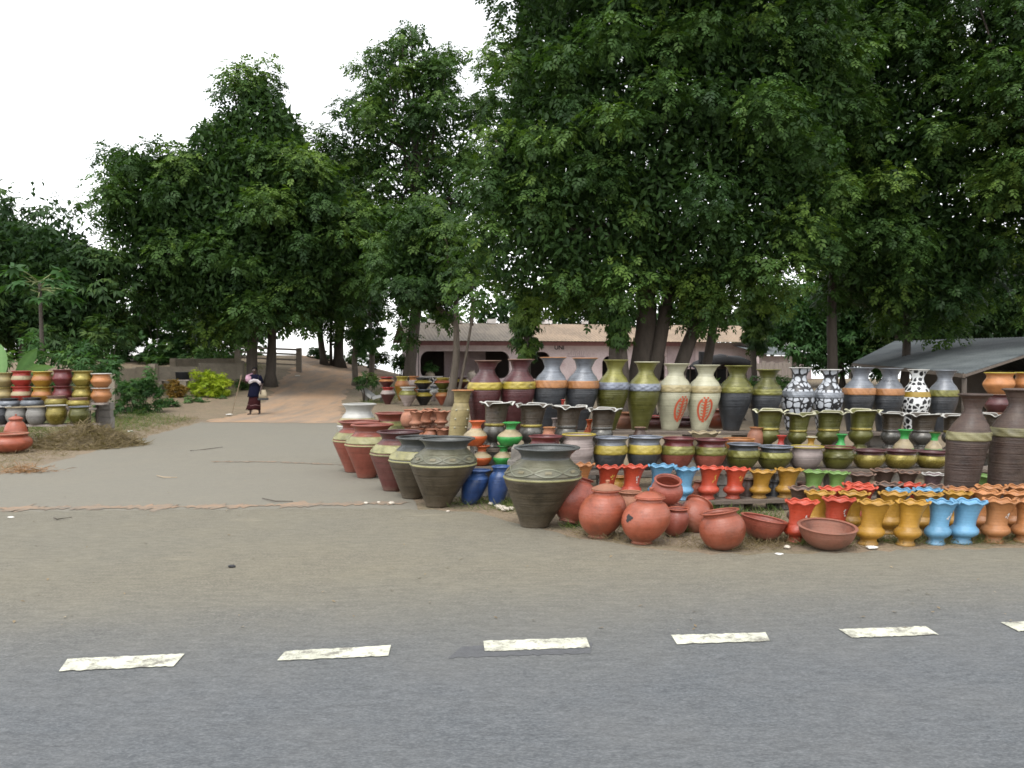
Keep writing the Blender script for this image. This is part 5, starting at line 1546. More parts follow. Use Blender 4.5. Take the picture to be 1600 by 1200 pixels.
def tilted(kind, px, py, Yd, wpx, Hh, tilt, mat, lab, lid=None):
    """a pot lying over: pivot at its centre"""
    c = at(px, py, Yd)
    R = wpx / 2 * Yd / F
    pr = pot(kind, px, py, wpx, Yd, c.z, [('body', 0, 1, mat)], lab, GT, rim=(mat, .013), skew=0, H=Hh, seg=64)
    M = Matrix.Rotation(tilt[2], 3, 'Z') @ Matrix.Rotation(tilt[1], 3, 'Y') @ Matrix.Rotation(tilt[0], 3, 'X')
    off = M @ Vector((0, 0, Hh / 2))
    pr[0].rotation_euler = M.to_euler()
    pr[0].location = c - off
    return pr
tilted('cooking_pot', 1129, 829, 8.62, 72, .37, (math.radians(-4), math.radians(-9), 0), TERRA, 'round terracotta pot rolled slightly over, standing forward on the tarmac')
tilted('cooking_pot', 1084, 808, 9.55, 52, .36, (math.radians(-35), math.radians(35), 0), TERRA, 'terracotta pot lying on its side behind the rolled pot')
tilted('cooking_pot', 1042, 768, 9.5, 50, .27, (math.radians(20), math.radians(2), 0), TERRAB, 'open terracotta pot tipped forward showing its dark mouth')
tilted('cooking_pot', 1040, 812, 9.65, 56, .36, (0, math.radians(6), 0), TERRA, 'terracotta pot under the tipped open pot')
tilted('water_pot', 897, 782, 9.9, 76, .50, (math.radians(-12), math.radians(14), 0), TERRAB, 'large terracotta pot leaning behind the front urn')
tilted('bowl', 1191, 825, 9.0, 70, .20, (math.radians(0), math.radians(10), 0), TERRAB, 'shallow terracotta bowl leaning beside the rolled pot')
tilted('bowl', 1292, 838, 8.64, 88, .20, (math.radians(6), math.radians(1), 0), paint('grey_red_clay', (.38, .14, .085), .7, rings=.3, dust=.35), 'wide grey red clay bowl in front of the red planters')
tilted('cooking_pot', 985, 790, 9.75, 44, .30, (0, 0, 0), TERRA2, 'small pale terracotta pot between the two lidded pots')
# blue vases and the stacked bright pots behind the urns
BV = [('body', 0, .76, p['blue']), ('neck', .76, 1, p['blueneck'])]
pr = pot('blue_vase', 741, 735, 40, 11.35, .004, BV, 'deep blue vase leaning beside the wavy shouldered urn', 'deep blue vases', rim=(p['blueneck'], .012), skew=.30)
pr = pot('blue_vase', 779, 729, 34, 11.25, .004, BV, 'deep blue vase with flared mouth behind the front urn', 'deep blue vases', rim=(p['blueneck'], .014))
SB = shelf((12.0, 12.0, 700, 800), (.42, .42), (728, 832), .5, 'short low plank shelf under the green and orange pots')
CP = lambda m: [('body', 0, .42, m), ('shoulder', .42, .72, p['sand']), ('neck', .72, 1, m)]
for cx, yt, wd, m, zb, hh, lab in ((752, 699, 34, 'orange', .42, .26, 'lower bright orange pot with sandy shoulder in its stack'), (743, 664, 38, 'orange', .685, .33, 'upper bright orange pot with sandy shoulder beside the tan vase'),
                                   (786, 699, 30, 'green', .42, .26, 'lower bright green pot with sandy shoulder in its stack'), (797, 666, 40, 'green', .685, .31, 'upper bright green pot with sandy shoulder below the dark planters')):
    pot('bottle_vase', cx, 562 + (CAMZ - zb - hh) * F / 12.0, wd, 12.0, zb, CP(p[m]), lab, 'bright pots with sandy shoulders', rim=(p[m], .012), H=hh)
e = at(813, 712, 11.75)
so = empty('stone_block', (e.x, 11.7, 0.0), 'rough brown stone block behind the front urn beside the lower green pot', 'stone')
v, f = box(0, 0, .27, .32, .26, .54, .03, .1); mk('block', v, f, BLOCK, so, False)
v, f = box(.03, .02, .62, .30, .24, .15, .02, -.1); mk('top_block', v, f, BLOCK, so, False)
# tan vase with raised dots
pr = pot('tan_vase', 714, 610, 30, 12.9, 0, [('body', 0, .80, p['tan']), ('neck', .80, 1, p['tan'])], 'tall tan vase with a line of raised dots', None, rim=(p['peach'], .012))
root, prof, H, R, lean = pr
for k in range(6):
    z = H * (.80 - .09 * k)
    r = float(np.interp(z, [q[1] for q in prof], [q[0] for q in prof]))
    for a in (-1.95, -.6):
        v, f = lathe([(.003, .014), (.010, .010), (.015, .002), (.016, -.004)], 10)
        d = mk('dot', v, f, p['cream'], root)
        d.location = (r * math.cos(a) + lean * z, r * math.sin(a), z)
        d.rotation_euler = (PI / 2, 0, a + PI / 2)
# small terracotta pots between the urns and the tan vase
SC = shelf((14.0, 14.6, 600, 710), (.50, .50), (622, 712), .9, 'low plank platform under the small terracotta pots')
GS = 'small unpainted terracotta pots'
spots = [(650, 652, 26, 13.8, 0, 'flat_jar', 'front left corner of the platform'), (672, 650, 24, 13.75, 0, 'flat_jar', 'in front, beside the fluted one'), (692, 652, 28, 13.7, 0, 'scalloped_planter', 'in front, nearest the tan vase'),
         (640, 0, 26, 14.15, 0, 'flat_jar', 'middle row, left end'), (664, 0, 26, 14.15, 0, 'scalloped_planter', 'middle row, second from the left'), (690, 0, 26, 14.1, 0, 'scalloped_planter', 'middle row, next to the tan vase'),
         (644, 0, 30, 14.5, 0, 'flat_jar', 'back row, left end'), (674, 0, 28, 14.5, 0, 'flat_jar', 'back row, right end'),
         (650, 0, 24, 13.82, 1, 'scalloped_planter', 'stacked on the front left jar'), (690, 0, 26, 14.1, 1, 'scalloped_planter', 'stacked on the planter next to the tan vase'),
         (640, 0, 28, 14.15, 1, 'flat_jar', 'stacked on the middle row left jar'), (664, 0, 28, 14.16, 1, 'scalloped_planter', 'stacked on the second middle row planter'), (674, 0, 28, 14.5, 1, 'scalloped_planter', 'stacked at the back right')]
for cx, _, wd, Yd, lev, kind, lab in spots:
    hh = random.uniform(.24, .29)
    zb = .502 + lev * .285
    wv = dict(wave=(7, .03, .06, .8, 0, random.uniform(0, 6))) if kind == 'scalloped_planter' else {}
    pot(kind, cx, 562 + (CAMZ - zb - hh) * F / Yd, wd, Yd, zb, [('body', 0, 1, TERRA2)], 'small terracotta %s, %s' % ('fluted planter' if wv else 'jar', lab), GS, H=.27 if lev == 0 else hh, name='small_' + kind, cat='pot', **wv)
# loose wares glimpsed between the rows
for cx, yt, wd, Yd, zb, kind, cuts, rim, lab in [
    (1219, 681, 22, 12.95, .36, 'bottle_vase', [('body', 0, .6, p['white']), ('neck', .6, 1, p['red'])], 'red', 'small vase with white body and red neck between two olive planters'),
    (1266, 683, 24, 13.0, .36, 'bottle_vase', [('body', 0, 1, p['mustard'])], 'cream', 'small mustard bottle vase above the pale carved pot'),
    (1313, 679, 24, 13.05, .36, 'bottle_vase', [('body', 0, .5, p['white']), ('neck', .5, 1, p['green'])], 'green', 'small green necked vase between the olive planters'),
    (1412, 672, 32, 13.2, .34, 'bottle_vase', CP(p['green']), 'green', 'bright green vase with sandy shoulder between the dark planters'),
    (1459, 676, 26, 13.3, .34, 'bottle_vase', CP(p['green']), 'olive', 'half hidden green vase near the tall brown vase'),
    (877, 625, 9, 13.1, .80, 'bottle_vase', [('body', 0, .6, p['pinkish']), ('neck', .6, 1, p['red'])], 'red', 'tiny red topped bottle between two silver necked vases'),
    (919, 656, 17, 12.9, .60, 'bottle_vase', [('body', 0, 1, p['orange'])], 'orange', 'tiny bright orange vase between dark planters'),
    (865, 654, 17, 12.8, .60, 'bottle_vase', [('body', 0, .6, TERRA2), ('neck', .6, 1, p['pinkish'])], 'pinkish', 'tiny terracotta vase between dark planters'),
    (1023, 651, 56, 14.75, .69, 'cooking_pot', [('body', 0, 1, p['urnmaroon'])], 'red', 'dark red round pot under the left cream vase'),
    (1070, 653, 54, 14.9, .69, 'cooking_pot', [('body', 0, 1, p['maroon'])], 'maroon', 'maroon round pot between the cream vases'),
    (1122, 640, 52, 15.0, .68, 'cooking_pot', [('body', 0, 1, TERRA)], 'brownrim', 'terracotta round pot right of the front facing cream vase'),
    (978, 645, 40, 14.55, .72, 'flat_jar', [('body', 0, 1, TERRA2)], 'peach', 'small terracotta jar under the first olive vase'),
    (1098, 676, 46, 12.55, .40, 'scalloped_planter', SP(p['sand']), 'sand', 'sandy scalloped planter right behind the dark red round pots'),
    (1152, 686, 50, 12.75, .48, 'bowl', [('body', 0, 1, p['peach'])], 'peach', 'wide orange clay bowl behind the leaf banded pots'),
    (964, 745, 26, 11.0, 0, 'flat_jar', [('body', 0, 1, p['mustard'])], 'peach', 'small ochre jar between the first two red planters, under the shelf'),
    (1090, 752, 24, 11.05, 0, 'flat_jar', [('body', 0, 1, TERRA)], 'brownrim', 'small terracotta jar under the shelf between a blue and a red planter'),
    (1168, 748, 26, 11.1, 0, 'flat_jar', [('body', 0, 1, p['brown'])], 'brownrim', 'small brown jar under the shelf between a red and a mustard planter'),
    (1209, 752, 24, 11.1, 0, 'flat_jar', [('body', 0, 1, p['slate'])], 'blackrim', 'small black jar under the shelf between the two mustard planters'),
    (1252, 754, 24, 11.15, 0, 'flat_jar', [('body', 0, 1, p['maroon'])], 'brownrim', 'small maroon jar under the shelf between a mustard and a green planter'),
    (1180, 668, 26, 13.2, .50, 'flat_jar', [('body', 0, 1, TERRA2)], 'peach', 'small terracotta jar left of the first olive footed planter'),
    (998, 668, 22, 12.7, .50, 'flat_jar', [('body', 0, 1, p['brown'])], 'brownrim', 'small brown jar before the second olive vase'),
    (855, 668, 24, 11.95, .49, 'flat_jar', [('body', 0, 1, TERRA2)], 'peach', 'small orange clay jar above the dark red rimmed pot')]:
    wv = dict(wave=(8, .03, .06, .8, 0, 1)) if kind == 'scalloped_planter' else {}
    pot(kind, cx, yt, wd, Yd, zb, cuts, lab, 'loose wares between the rows', rim=(p[rim], .010), **wv)
# distant big pots in front of the house
GD = 'distant stacked urns before the pink house'
UD = lambda b, s, c: [('body', 0, .60, b), ('shoulder', .60, .84, s), ('collar', .84, 1, c)]
for cx, yt, wd, Yd, zb, hh, cuts, rim, lab in [
    (637, 606, 29, 34, None, .72, UD(p['pinkish'], p['olivelight'], p['white']), 'white', 'pale urn with olive shoulder standing alone at the left of the distant stacks'),
    (606, 606, 24, 35, None, .66, UD(p['maroon'], p['pinkish'], p['red']), 'red', 'lower maroon urn in the leftmost distant stack'),
    (604, 0, 24, 35, .66, .40, UD(p['maroon'], p['peach'], p['maroon']), 'red', 'upper maroon urn in the leftmost distant stack'),
    (628, 597, 24, 37, None, .98, UD(p['mustard'], p['peach'], p['yellow']), 'yellow', 'yellow rimmed orange urn behind the pale distant urn'),
    (646, 0, 20, 38, None, .94, UD(p['peach'], p['pinkish'], p['peach']), 'peach', 'orange rimmed pale urn in the distance beside the black and yellow stack'),
    (662, 612, 29, 34.5, None, .60, UD(p['blackrim'], p['yellow'], p['slate']), 'blueband', 'lower black and yellow urn in the distant stack'),
    (661, 0, 29, 34.5, .60, .45, UD(p['blackrim'], p['yellow'], p['blackrim']), 'blackrim', 'upper black and yellow urn in the distant stack'),
    (693, 612, 27, 34.5, None, .60, UD(TERRA, p['peach'], p['olive']), 'olive', 'lower orange urn in the distant stack before the bare trunk'),
    (692, 0, 28, 34.5, .60, .45, UD(p['olive'], TERRA, p['yellow']), 'yellow', 'upper orange urn with yellow rim before the bare trunk'),
    (722, 612, 27, 35, None, .62, UD(p['darkbrown'], p['yellow'], p['maroon']), 'maroon', 'lower dark urn with yellow shoulder behind the tan vase'),
    (720, 0, 27, 35, .62, .44, UD(p['maroon'], p['yellow'], p['maroon']), 'maroon', 'upper maroon urn with yellow shoulder behind the tan vase'),
    (678, 0, 18, 36.5, None, .62, UD(p['pinkish'], p['white'], p['silver']), 'silver', 'small silver topped urn between two distant stacks')]:
    x = at(cx, 600, Yd).x
    g = gz(x, Yd)
    zb = g if zb is None else g + zb
    pot('urn', cx, 562 + (CAMZ - zb - hh) * F / Yd, wd, Yd, zb, cuts, lab, GD, rim=(p[rim], .03), H=hh, skew=.04)

# left stall across the side road
shl = empty('display_shelf', (-12.5, 20, 0), 'weathered two tier plank stand of the stall at the left', 'shelf')
def lp(px, py, Yd): return at(px, py, Yd) - Vector((-12.5, 20, 0))
zu, zl = at(80, 629, 20).z, at(80, 662, 19.4).z
for k, (Yd, z) in enumerate(((20.2, zu), (19.9, zu), (19.5, zl), (19.25, zl))):
    a, b = at(-160, 629, Yd), at(166 if k < 2 else 152, 629, Yd)
    v, f = bar((a.x + 12.5, Yd - 20, z - .022), (b.x + 12.5, Yd - 20, z - .022), .26, .04); mk('plank', v, f, WOODG, shl, False)
for px in (-150, -60, 40, 112, 151):
    for Yd, z in ((20.0, zu), (19.35, zl)):
        q = at(px, 600, Yd)
        v, f = tube([(q.x + 12.5, Yd - 20, -.03), (q.x + 12.5, Yd - 20, z - .045)], [.04, .035], 7); mk('leg', v, f, BARK, shl)
for k in range(5):
    v, f = box(at(163, 600, 20.5).x + 12.5 + random.uniform(-.02, .02), .5, .09 + k * .172, .34, .2, .165, .008); mk('block', v, f, BLOCK, shl, False)
GL = 'stacked pots on the left stall'
for cx, yt, m, band, rim, lab in [(-26, 583, 'gold', None, 'gold', 'gold'), (5, 583, 'tan', None, 'gold', 'greenish tan'), (34, 580, 'red', 'sand', 'red', 'bright red'), (66, 581, 'mustard', 'peach', 'yellow', 'mustard yellow'), (98, 578, 'maroonrim', None, 'maroonrim', 'dark red'),
                                   (129, 580, 'gold', None, 'gold', 'olive gold'), (158, 584, 'peach', None, 'white', 'orange')]:
    z = zu
    H2 = (at(cx, yt, 20).z - zu - .004) / 2
    for k in range(2):
        if cx == 158 and k == 0: c = [('body', 0, 1, p[m])]
        else: c = [('body', 0, .45, p[m])] + ([('shoulder', .45, .72, p[band]), ('neck', .72, 1, p[m])] if band else [('neck', .45, 1, p[m])])
        pot('ribbed_pot', cx, 562 + (CAMZ - z - H2) * F / 20.05, 31, 20.05, z, c, '%s %s pot in the stacked pair on the left stall' % ('upper' if k else 'lower', lab), GL, rim=(p[rim], .014), H=H2, skew=.02)
        z += H2 + .002
for cx, yt, m, rim, lab in [(-30, 623, 'slate', 'blackrim', 'black low bowl'), (14, 623, 'silver', 'blackrim', 'silver low pot below the red pair'), (50, 622, 'silver', 'blackrim', 'silver low pot below the mustard pair'), (88, 619, 'gold', 'brownrim', 'gold low pot below the dark red pair'), (122, 622, 'gold', 'brownrim', 'gold low pot below the olive gold pair')]:
    pot('flat_jar', cx, yt, 34, 19.6, at(cx, 637, 19.6).z, [('body', 0, .8, p[m]), ('neck', .8, 1, p[rim])], lab + ' at the front of the left stall', 'low pots on the left stall', rim=(p[rim], .012), skew=.02)
v, f = bar(lp(-160, 639, 19.6) , lp(146, 639, 19.6), .3, .035); mk('plank', v, f, WOODG, shl, False)
for px in (-140, 30, 140):
    q = lp(px, 640, 19.6)
    v, f = tube([(q.x, -.4, zl - .02), (q.x, -.4, q.z - .02)], [.03, .03], 6); mk('spacer', v, f, BARK, shl)
for cx, yt, m, rim, lab in [(-28, 634, 'greyclay', 'sand', 'grey clay pot past the left edge'), (0, 634, 'slate', 'white', 'dark pot at the left edge'), (25, 635, 'greyclay', 'sand', 'grey clay pot, left one of the pair'), (57, 634, 'greyclay', 'sand', 'grey clay pot, right one of the pair'), (88, 632, 'gold', 'white', 'gold banded pot with white rim'), (124, 634, 'olive', 'blueband', 'olive pot with silver rim at the right end')]:
    pot('round_pot', cx, yt + 1.5, 31, 19.2, zl, [('body', 0, .8, p[m]), ('neck', .8, 1, p[m])], lab + ' on the left stall below', 'pots on the lower tier of the left stall', rim=(p[rim], .014), skew=.02)
x = at(20, 690, 17.6)
pot('cooking_pot', 14, 678, 66, 17.6, 0, [('body', 0, 1, TERRA)], 'large terracotta pot standing before the left stall', 'terracotta pots before the left stall', rim=(TERRA2, .02), skew=.03)
pot('cooking_pot', -30, 674, 60, 17.9, 0, [('body', 0, 1, TERRAB)], 'large terracotta pot cut by the left edge', 'terracotta pots before the left stall', rim=(TERRA2, .02), skew=.03)
pot('water_pot', 24, 655, 34, 18.3, 0, [('body', 0, 1, TERRA)], 'round lidded terracotta pot behind the large one at the left stall', 'terracotta pots before the left stall', rim=(TERRA, .012), lid=(TERRA, 1.0), skew=.03)

# ------------------------------------------------------------------ woman walking down the path
def skin_mesh(name, joints, edges, mat, parent, sub=2, root=0):
    """joints: (x, y, z, rx, ry)"""
    me = bpy.data.meshes.new(name + '_cage')
    me.from_pydata([j[:3] for j in joints], edges, [])
    o = bpy.data.objects.new('tmp_skin', me); COL.objects.link(o)
    m = o.modifiers.new('s', 'SKIN'); m.use_smooth_shade = True
    for i, j in enumerate(joints):
        sv = me.skin_vertices[0].data[i]
        sv.radius = (j[3], j[4] if len(j) > 4 else j[3])
        sv.use_root = (i == root)
    sb = o.modifiers.new('d', 'SUBSURF'); sb.levels = sub; sb.render_levels = sub
    bpy.context.view_layer.update()
    out = bpy.data.meshes.new_from_object(o.evaluated_get(bpy.context.evaluated_depsgraph_get()))
    bpy.data.objects.remove(o)
    out.materials.clear(); out.materials.append(mat)
    out.polygons.foreach_set('use_smooth', np.ones(len(out.polygons), bool))
    ob = bpy.data.objects.new(name, out); ob.parent = parent
    return link(ob)
wp_ = gp(399, 648)
SKIN = plain('dark_skin', (.040, .021, .015), .5, .15, 12, bump=.05)
NAVY = plain('navy_cloth', (.006, .0065, .017), 1.0, .3, 18, bump=.3)
WINE = plain('dark_red_cloth', (.030, .009, .010), 1.0, .4, 14, bump=.3)
PALEC = plain('white_cloth', (.52, .47, .48), .8, .15, 16, bump=.4)
PINKC = plain('pink_cloth', (.36, .22, .27), .8, .3, 22, bump=.4)
HAIR = plain('black_hair', (.008, .007, .007), .8, .3, 40, bump=.5)
STRAW = plain('straw_bag', (.34, .29, .20), .85, .3, 30, bump=.5)
wom = empty('person', wp_, 'woman in navy top and long dark red wrap skirt walking with a long stick', 'person', None, math.radians(-12))
J, E = [], []
def jn(x, y, z, r, r2=None, par=None):
    J.append((x, y, z, r, r2 or r)); i = len(J) - 1
    if par is not None: E.append((par, i))
    return i
pel = jn(0, 0, .90, .135, .105)
sp1 = jn(0, 0, 1.05, .115, .09, pel)
che = jn(0, .0, 1.22, .135, .10, sp1)
nkb = jn(0, 0, 1.335, .06, .06, che)
nk = jn(.0, -.012, 1.385, .048, .048, nkb)
jaw = jn(0, -.035, 1.435, .058, .066, nk)
hd = jn(0, -.02, 1.50, .076, .09, jaw)
crn = jn(0, -.01, 1.56, .062, .075, hd)
for s in (-1, 1):
    hp = jn(s * .085, 0, .83, .085, .08, pel)
    kn = jn(s * .085 + (-.03 if s < 0 else .02), -.06 if s < 0 else .02, .46, .052, .052, hp)
    an = jn(s * .075 + (-.05 if s < 0 else .03), -.10 if s < 0 else .10, .085, .036, .036, kn)
    he = jn(s * .075 + (-.05 if s < 0 else .03), -.11 if s < 0 else .09, .03, .030, .028, an)
    ft = jn(s * .085 + (-.08 if s < 0 else .03), -.24 if s < 0 else -.03, .022, .032, .02, he)
    sh_ = jn(s * .165, 0, 1.285, .058, .055, che)
    if s < 0:      # her right arm (left in the picture) bent up, holding the stick
        el = jn(-.27, -.03, 1.06, .042, .042, sh_)
        wr = jn(-.33, -.19, 1.16, .026, .026, el)
        pm = jn(-.345, -.235, 1.185, .030, .018, wr)
        hand, dirs = pm, [(-.030, -.035, .020), (-.038, -.040, .004), (-.038, -.040, -.012), (-.032, -.034, -.026)]
    else:
        el = jn(.25, .03, 1.03, .042, .042, sh_)
        wr = jn(.245, -.08, .84, .026, .026, el)
        pm = jn(.245, -.10, .775, .030, .018, wr)
        hand, dirs = pm, [(-.016, -.02, -.070), (-.005, -.015, -.082), (.007, -.012, -.078), (.017, -.008, -.064)]
    x, y, z = J[hand][:3]
    for dx, dy, dz in dirs:
        f1 = jn(x + dx * .55, y + dy * .55, z + dz * .55, .0085, .0085, hand)
        jn(x + dx + .012, y + dy, z + dz * 1.0 - .004, .007, .007, f1)
    t1 = jn(x + .022, y - .022, z - .004, .010, .010, hand)
    jn(x + .026, y - .046, z - .02, .008, .008, t1)
skin_mesh('body', J, E, SKIN, wom)
def ell(name, rows, mat, parent, folds=0, seg=40, fold_from=0.0):
    """clothing shell: rows (z, cx, cy, rx, ry)"""
    v, f = [], []
    n = len(rows)
    for i, (z, cx, cy, rx, ry) in enumerate(rows):
        for k in range(seg):
            t = 2 * PI * k / seg
            q = 1 + folds * (i / (n - 1)) * (math.sin(7 * t + i * .3) * .6 + math.sin(11 * t + 1) * .4)
            v.append((cx + rx * q * math.cos(t), cy + ry * q * math.sin(t), z + (.012 * math.sin(5 * t) if i in (0, n - 1) else 0)))
    for i in range(n - 1):
        for k in range(seg):
            k2 = (k + 1) % seg
            f.append((i * seg + k, (i + 1) * seg + k, (i + 1) * seg + k2, i * seg + k2))
    o = mk(name, v, f, mat, parent)
    sm = o.modifiers.new('thick', 'SOLIDIFY'); sm.thickness = .006; sm.offset = 1
    return o
ell('skirt', [(.98, 0, 0, .150, .125), (.88, 0, 0, .185, .155), (.72, 0, -.01, .19, .17), (.55, -.01, -.01, .19, .175), (.38, -.03, -.01, .205, .185), (.26, -.05, -.01, .225, .20), (.17, -.07, -.01, .245, .21)], WINE, wom, .05)
ell('skirt_hem', [(.335, -.035, -.01, .213, .193), (.32, -.036, -.01, .217, .197)], plain('hem_line', (.16, .09, .09), .8, .2, 20), wom, .05)
ell('wrap', [(1.16, 0, 0, .150, .125), (1.02, 0, 0, .145, .122), (.92, 0, 0, .180, .155), (.80, -.005, -.005, .202, .176), (.66, -.02, -.01, .215, .19), (.60, -.03, -.01, .222, .195)], NAVY, wom, .04)
ell('blouse', [(1.352, 0, 0, .075, .072), (1.335, 0, 0, .125, .09), (1.30, 0, 0, .185, .10), (1.25, 0, 0, .178, .115), (1.17, 0, 0, .158, .125), (1.06, 0, 0, .150, .122), (.96, 0, 0, .172, .145)], NAVY, wom, .02)
for s, e, w_ in ((-1, (-.27, -.03, 1.06), None), (1, (.25, .03, 1.03), None)):
    v, f = tube([(s * .150, 0, 1.295), (s * .19, 0, 1.24), (e[0], e[1], e[2] + .03)], [.072, .066, .060], 14, False)
    o = mk('sleeve', v, f, NAVY, wom)
    sm = o.modifiers.new('thick', 'SOLIDIFY'); sm.thickness = .006
for m_ in (NAVY, WINE, HAIR, PALEC, PINKC): m_.node_tree.nodes['Principled BSDF'].inputs['Specular IOR Level'].default_value = 0.08
# hair cap and face
v, f = [], []
for i in range(9):
    ph = i / 8 * 1.75
    for k in range(24):
        t = 2 * PI * k / 24
        cut = 1.0 if math.sin(t) > -.35 else .62
        a = ph * cut
        r = 1.0 + random.uniform(-.015, .015)
        v.append((.088 * r * math.sin(a) * math.cos(t), -.012 + .102 * r * math.sin(a) * math.sin(t), 1.515 + .098 * r * math.cos(a)))
for i in range(8):
    for k in range(24): f.append((i * 24 + k, (i + 1) * 24 + k, (i + 1) * 24 + (k + 1) % 24, i * 24 + (k + 1) % 24))
mk('hair', v, f, HAIR, wom)
EYE = plain('eye_white', (.30, .28, .26), .3, .1, 10); LIP = plain('lip', (.09, .035, .032), .5, .2, 20)
for s in (-1, 1):
    v, f = lathe([(.002, .004), (.006, .0035), (.010, .001), (.011, -.003)], 12)
    eo = mk('eye', v, f, EYE, wom); eo.location = (s * .030, -.0955, 1.500); eo.scale = (1.25, .6, 1)
    v, f = lathe([(.0005, .0062), (.004, .0058), (.0055, .003)], 10)
    mk('iris', v, f, HAIR, eo); eo.rotation_euler = (PI / 2, 0, 0)
    v, f = lathe([(.002, 0), (.012, .01), (.016, .025), (.01, .05)], 8)
    eo = mk('ear', v, f, SKIN, wom); eo.location = (s * .075, -.01, 1.47)
v, f = tube([(0, -.100, 1.495), (0, -.116, 1.468), (0, -.100, 1.456)], [.008, .015, .008], 8); mk('nose', v, f, SKIN, wom)
v, f = tube([(-.022, -.090, 1.432), (0, -.099, 1.433), (.022, -.090, 1.432)], [.004, .008, .004], 8); mk('mouth', v, f, LIP, wom)
# cloth gathered over her shoulder and in front of her chest
def drape(name, pts, wd, mat, th=.02):
    v, f = [], []
    n = len(pts)
    for i, p in enumerate(pts):
        d = Vector(pts[min(i + 1, n - 1)]) - Vector(pts[max(i - 1, 0)])
        s = d.cross(Vector((0, 1, 0))).normalized()
        for k in range(9):
            u = (k - 4) / 4
            v.append(Vector(p) + s * wd[i] * u + Vector((0, -.018 * math.cos(u * PI * 2.5 + i) - .03 * (1 - u * u), random.uniform(-.006, .006))))
    for i in range(n - 1):
        for k in range(8): f.append((i * 9 + k, (i + 1) * 9 + k, (i + 1) * 9 + k + 1, i * 9 + k + 1))
    o = mk(name, v, f, mat, wom)
    sm = o.modifiers.new('thick', 'SOLIDIFY'); sm.thickness = th
    return o
drape('shoulder_cloth', [(-.12, .09, 1.24), (-.15, .02, 1.35), (-.17, -.10, 1.30), (-.18, -.15, 1.20), (-.22, -.17, 1.13)], [.05, .08, .10, .10, .06], PINKC)
drape('white_cloth', [(-.16, -.15, 1.09), (-.08, -.16, 1.12), (.03, -.155, 1.16), (.13, -.13, 1.15), (.20, -.09, 1.08), (.22, -.06, 1.00)], [.05, .06, .045, .05, .055, .03], PALEC)
# stick and bag are held, so they are things of their own
c, s_ = math.cos(math.radians(-12)), math.sin(math.radians(-12))
def wpt(x, y, z): return Vector((wp_.x + x * c - y * s_, wp_.y + x * s_ + y * c, z))
hnd = wpt(-.385, -.275, 1.19)
stick = empty('walking_stick', (hnd.x - .26, hnd.y - .12, .014), 'long pale wooden stick held in the walking woman\'s raised hand', 'stick')
v, f = tube([(0, 0, 0), (.12, .055, .55), Vector((hnd.x, hnd.y, hnd.z)) - stick.location, Vector((hnd.x + .03, hnd.y + .014, hnd.z + .14)) - stick.location], [.009, .011, .012, .012], 8)
mk('shaft', v, f, plain('worn_stick', (.22, .16, .10), .8, .3, 20), stick)
bagp = wpt(.30, -.03, .72)
bag = empty('shoulder_bag', bagp, 'straw coloured bag with a black base hanging at the walking woman\'s side', 'bag')
v, f = [], []
for i, (z, wx, wy) in enumerate(((-.16, .15, .05), (-.02, .13, .055), (.12, .09, .035))):
    for k in range(16):
        t = 2 * PI * k / 16
        v.append((wx * math.copysign(abs(math.cos(t)) ** .5, math.cos(t)) * (1 if i else 1), wy * math.copysign(abs(math.sin(t)) ** .5, math.sin(t)), z))
for i in range(2):
    for k in range(16): f.append((i * 16 + k, i * 16 + (k + 1) % 16, (i + 1) * 16 + (k + 1) % 16, (i + 1) * 16 + k))
f.append(tuple(range(15, -1, -1)))
mk('bag_body', v, f, STRAW, bag)
v, f = box(0, 0, -.19, .33, .11, .07, .004); mk('bag_base', v, f, BLACKP, bag, False)
v, f = tube([(-.06, 0, .11), (-.12, -.02, .36), (-.155, -.02, .58), (-.10, .05, .40), (.05, 0, .11)], [.008] * 5, 6); mk('strap', v, f, BLACKP, bag)

# ------------------------------------------------------------------ grass, hay, stones, litter
DRY = leafmat('dry_grass_blade', (.10, .075, .04), (.17, .13, .07), (.27, .22, .125), .2)
GRN = leafmat('grass_blade', (.045, .08, .02), (.09, .13, .035), (.22, .20, .085), .25)
def grass(name, poly, n, h, mat, seed, lay=.6, spread=None, kind='stuff', zoff=0):
    rng = np.random.default_rng(seed)
    poly = np.array(poly, float)
    lo, hi = poly.min(0), poly.max(0)
    p = lo + rng.random((int(n * 2.2), 2)) * (hi - lo)
    ins, dist = inside(poly, p)
    keep = ins & (rng.random(len(p)) < np.clip(dist / .25, .15, 1))
    p = p[keep][:n]
    # tufts
    tuft = np.sin(p[:, 0] * 5.1 + np.sin(p[:, 1] * 7)) * np.cos(p[:, 1] * 6.3 + p[:, 0] * 2)
    p = p[tuft > -.35]
    P = np.stack([p[:, 0], p[:, 1], ground_z(p[:, 0], p[:, 1]) + zoff], 1)
    D = np.stack([rng.normal(0, lay, len(P)), rng.normal(0, lay, len(P)), rng.uniform(.15, 1, len(P))], 1)
    v, q = leaves(P, D, rng.normal(size=P.shape), h * rng.uniform(.4, 1.3, len(P)), 'blade')
    return mk_np(name, v, q, mat, kind=kind, tint=np.repeat(np.clip(rng.normal(.45, .22, len(P)), 0, 1), 4))
def gpoly(*pp): return [tuple(gp(*q)[:2]) for q in pp]
grass('dry_grass', gpoly((880, 842), (1000, 852), (1120, 866), (1240, 862), (1420, 856), (1700, 852), (1700, 832), (1240, 836), (1100, 842), (900, 828)), 9000, .11, DRY, 1, 1.0)
grass('green_grass', gpoly((1230, 858), (1420, 854), (1700, 850), (1700, 836), (1230, 840)), 5000, .10, GRN, 2, .8)
grass('green_grass', gpoly((880, 832), (1230, 846), (1230, 800), (880, 800)), 6000, .16, GRN, 3, .7)
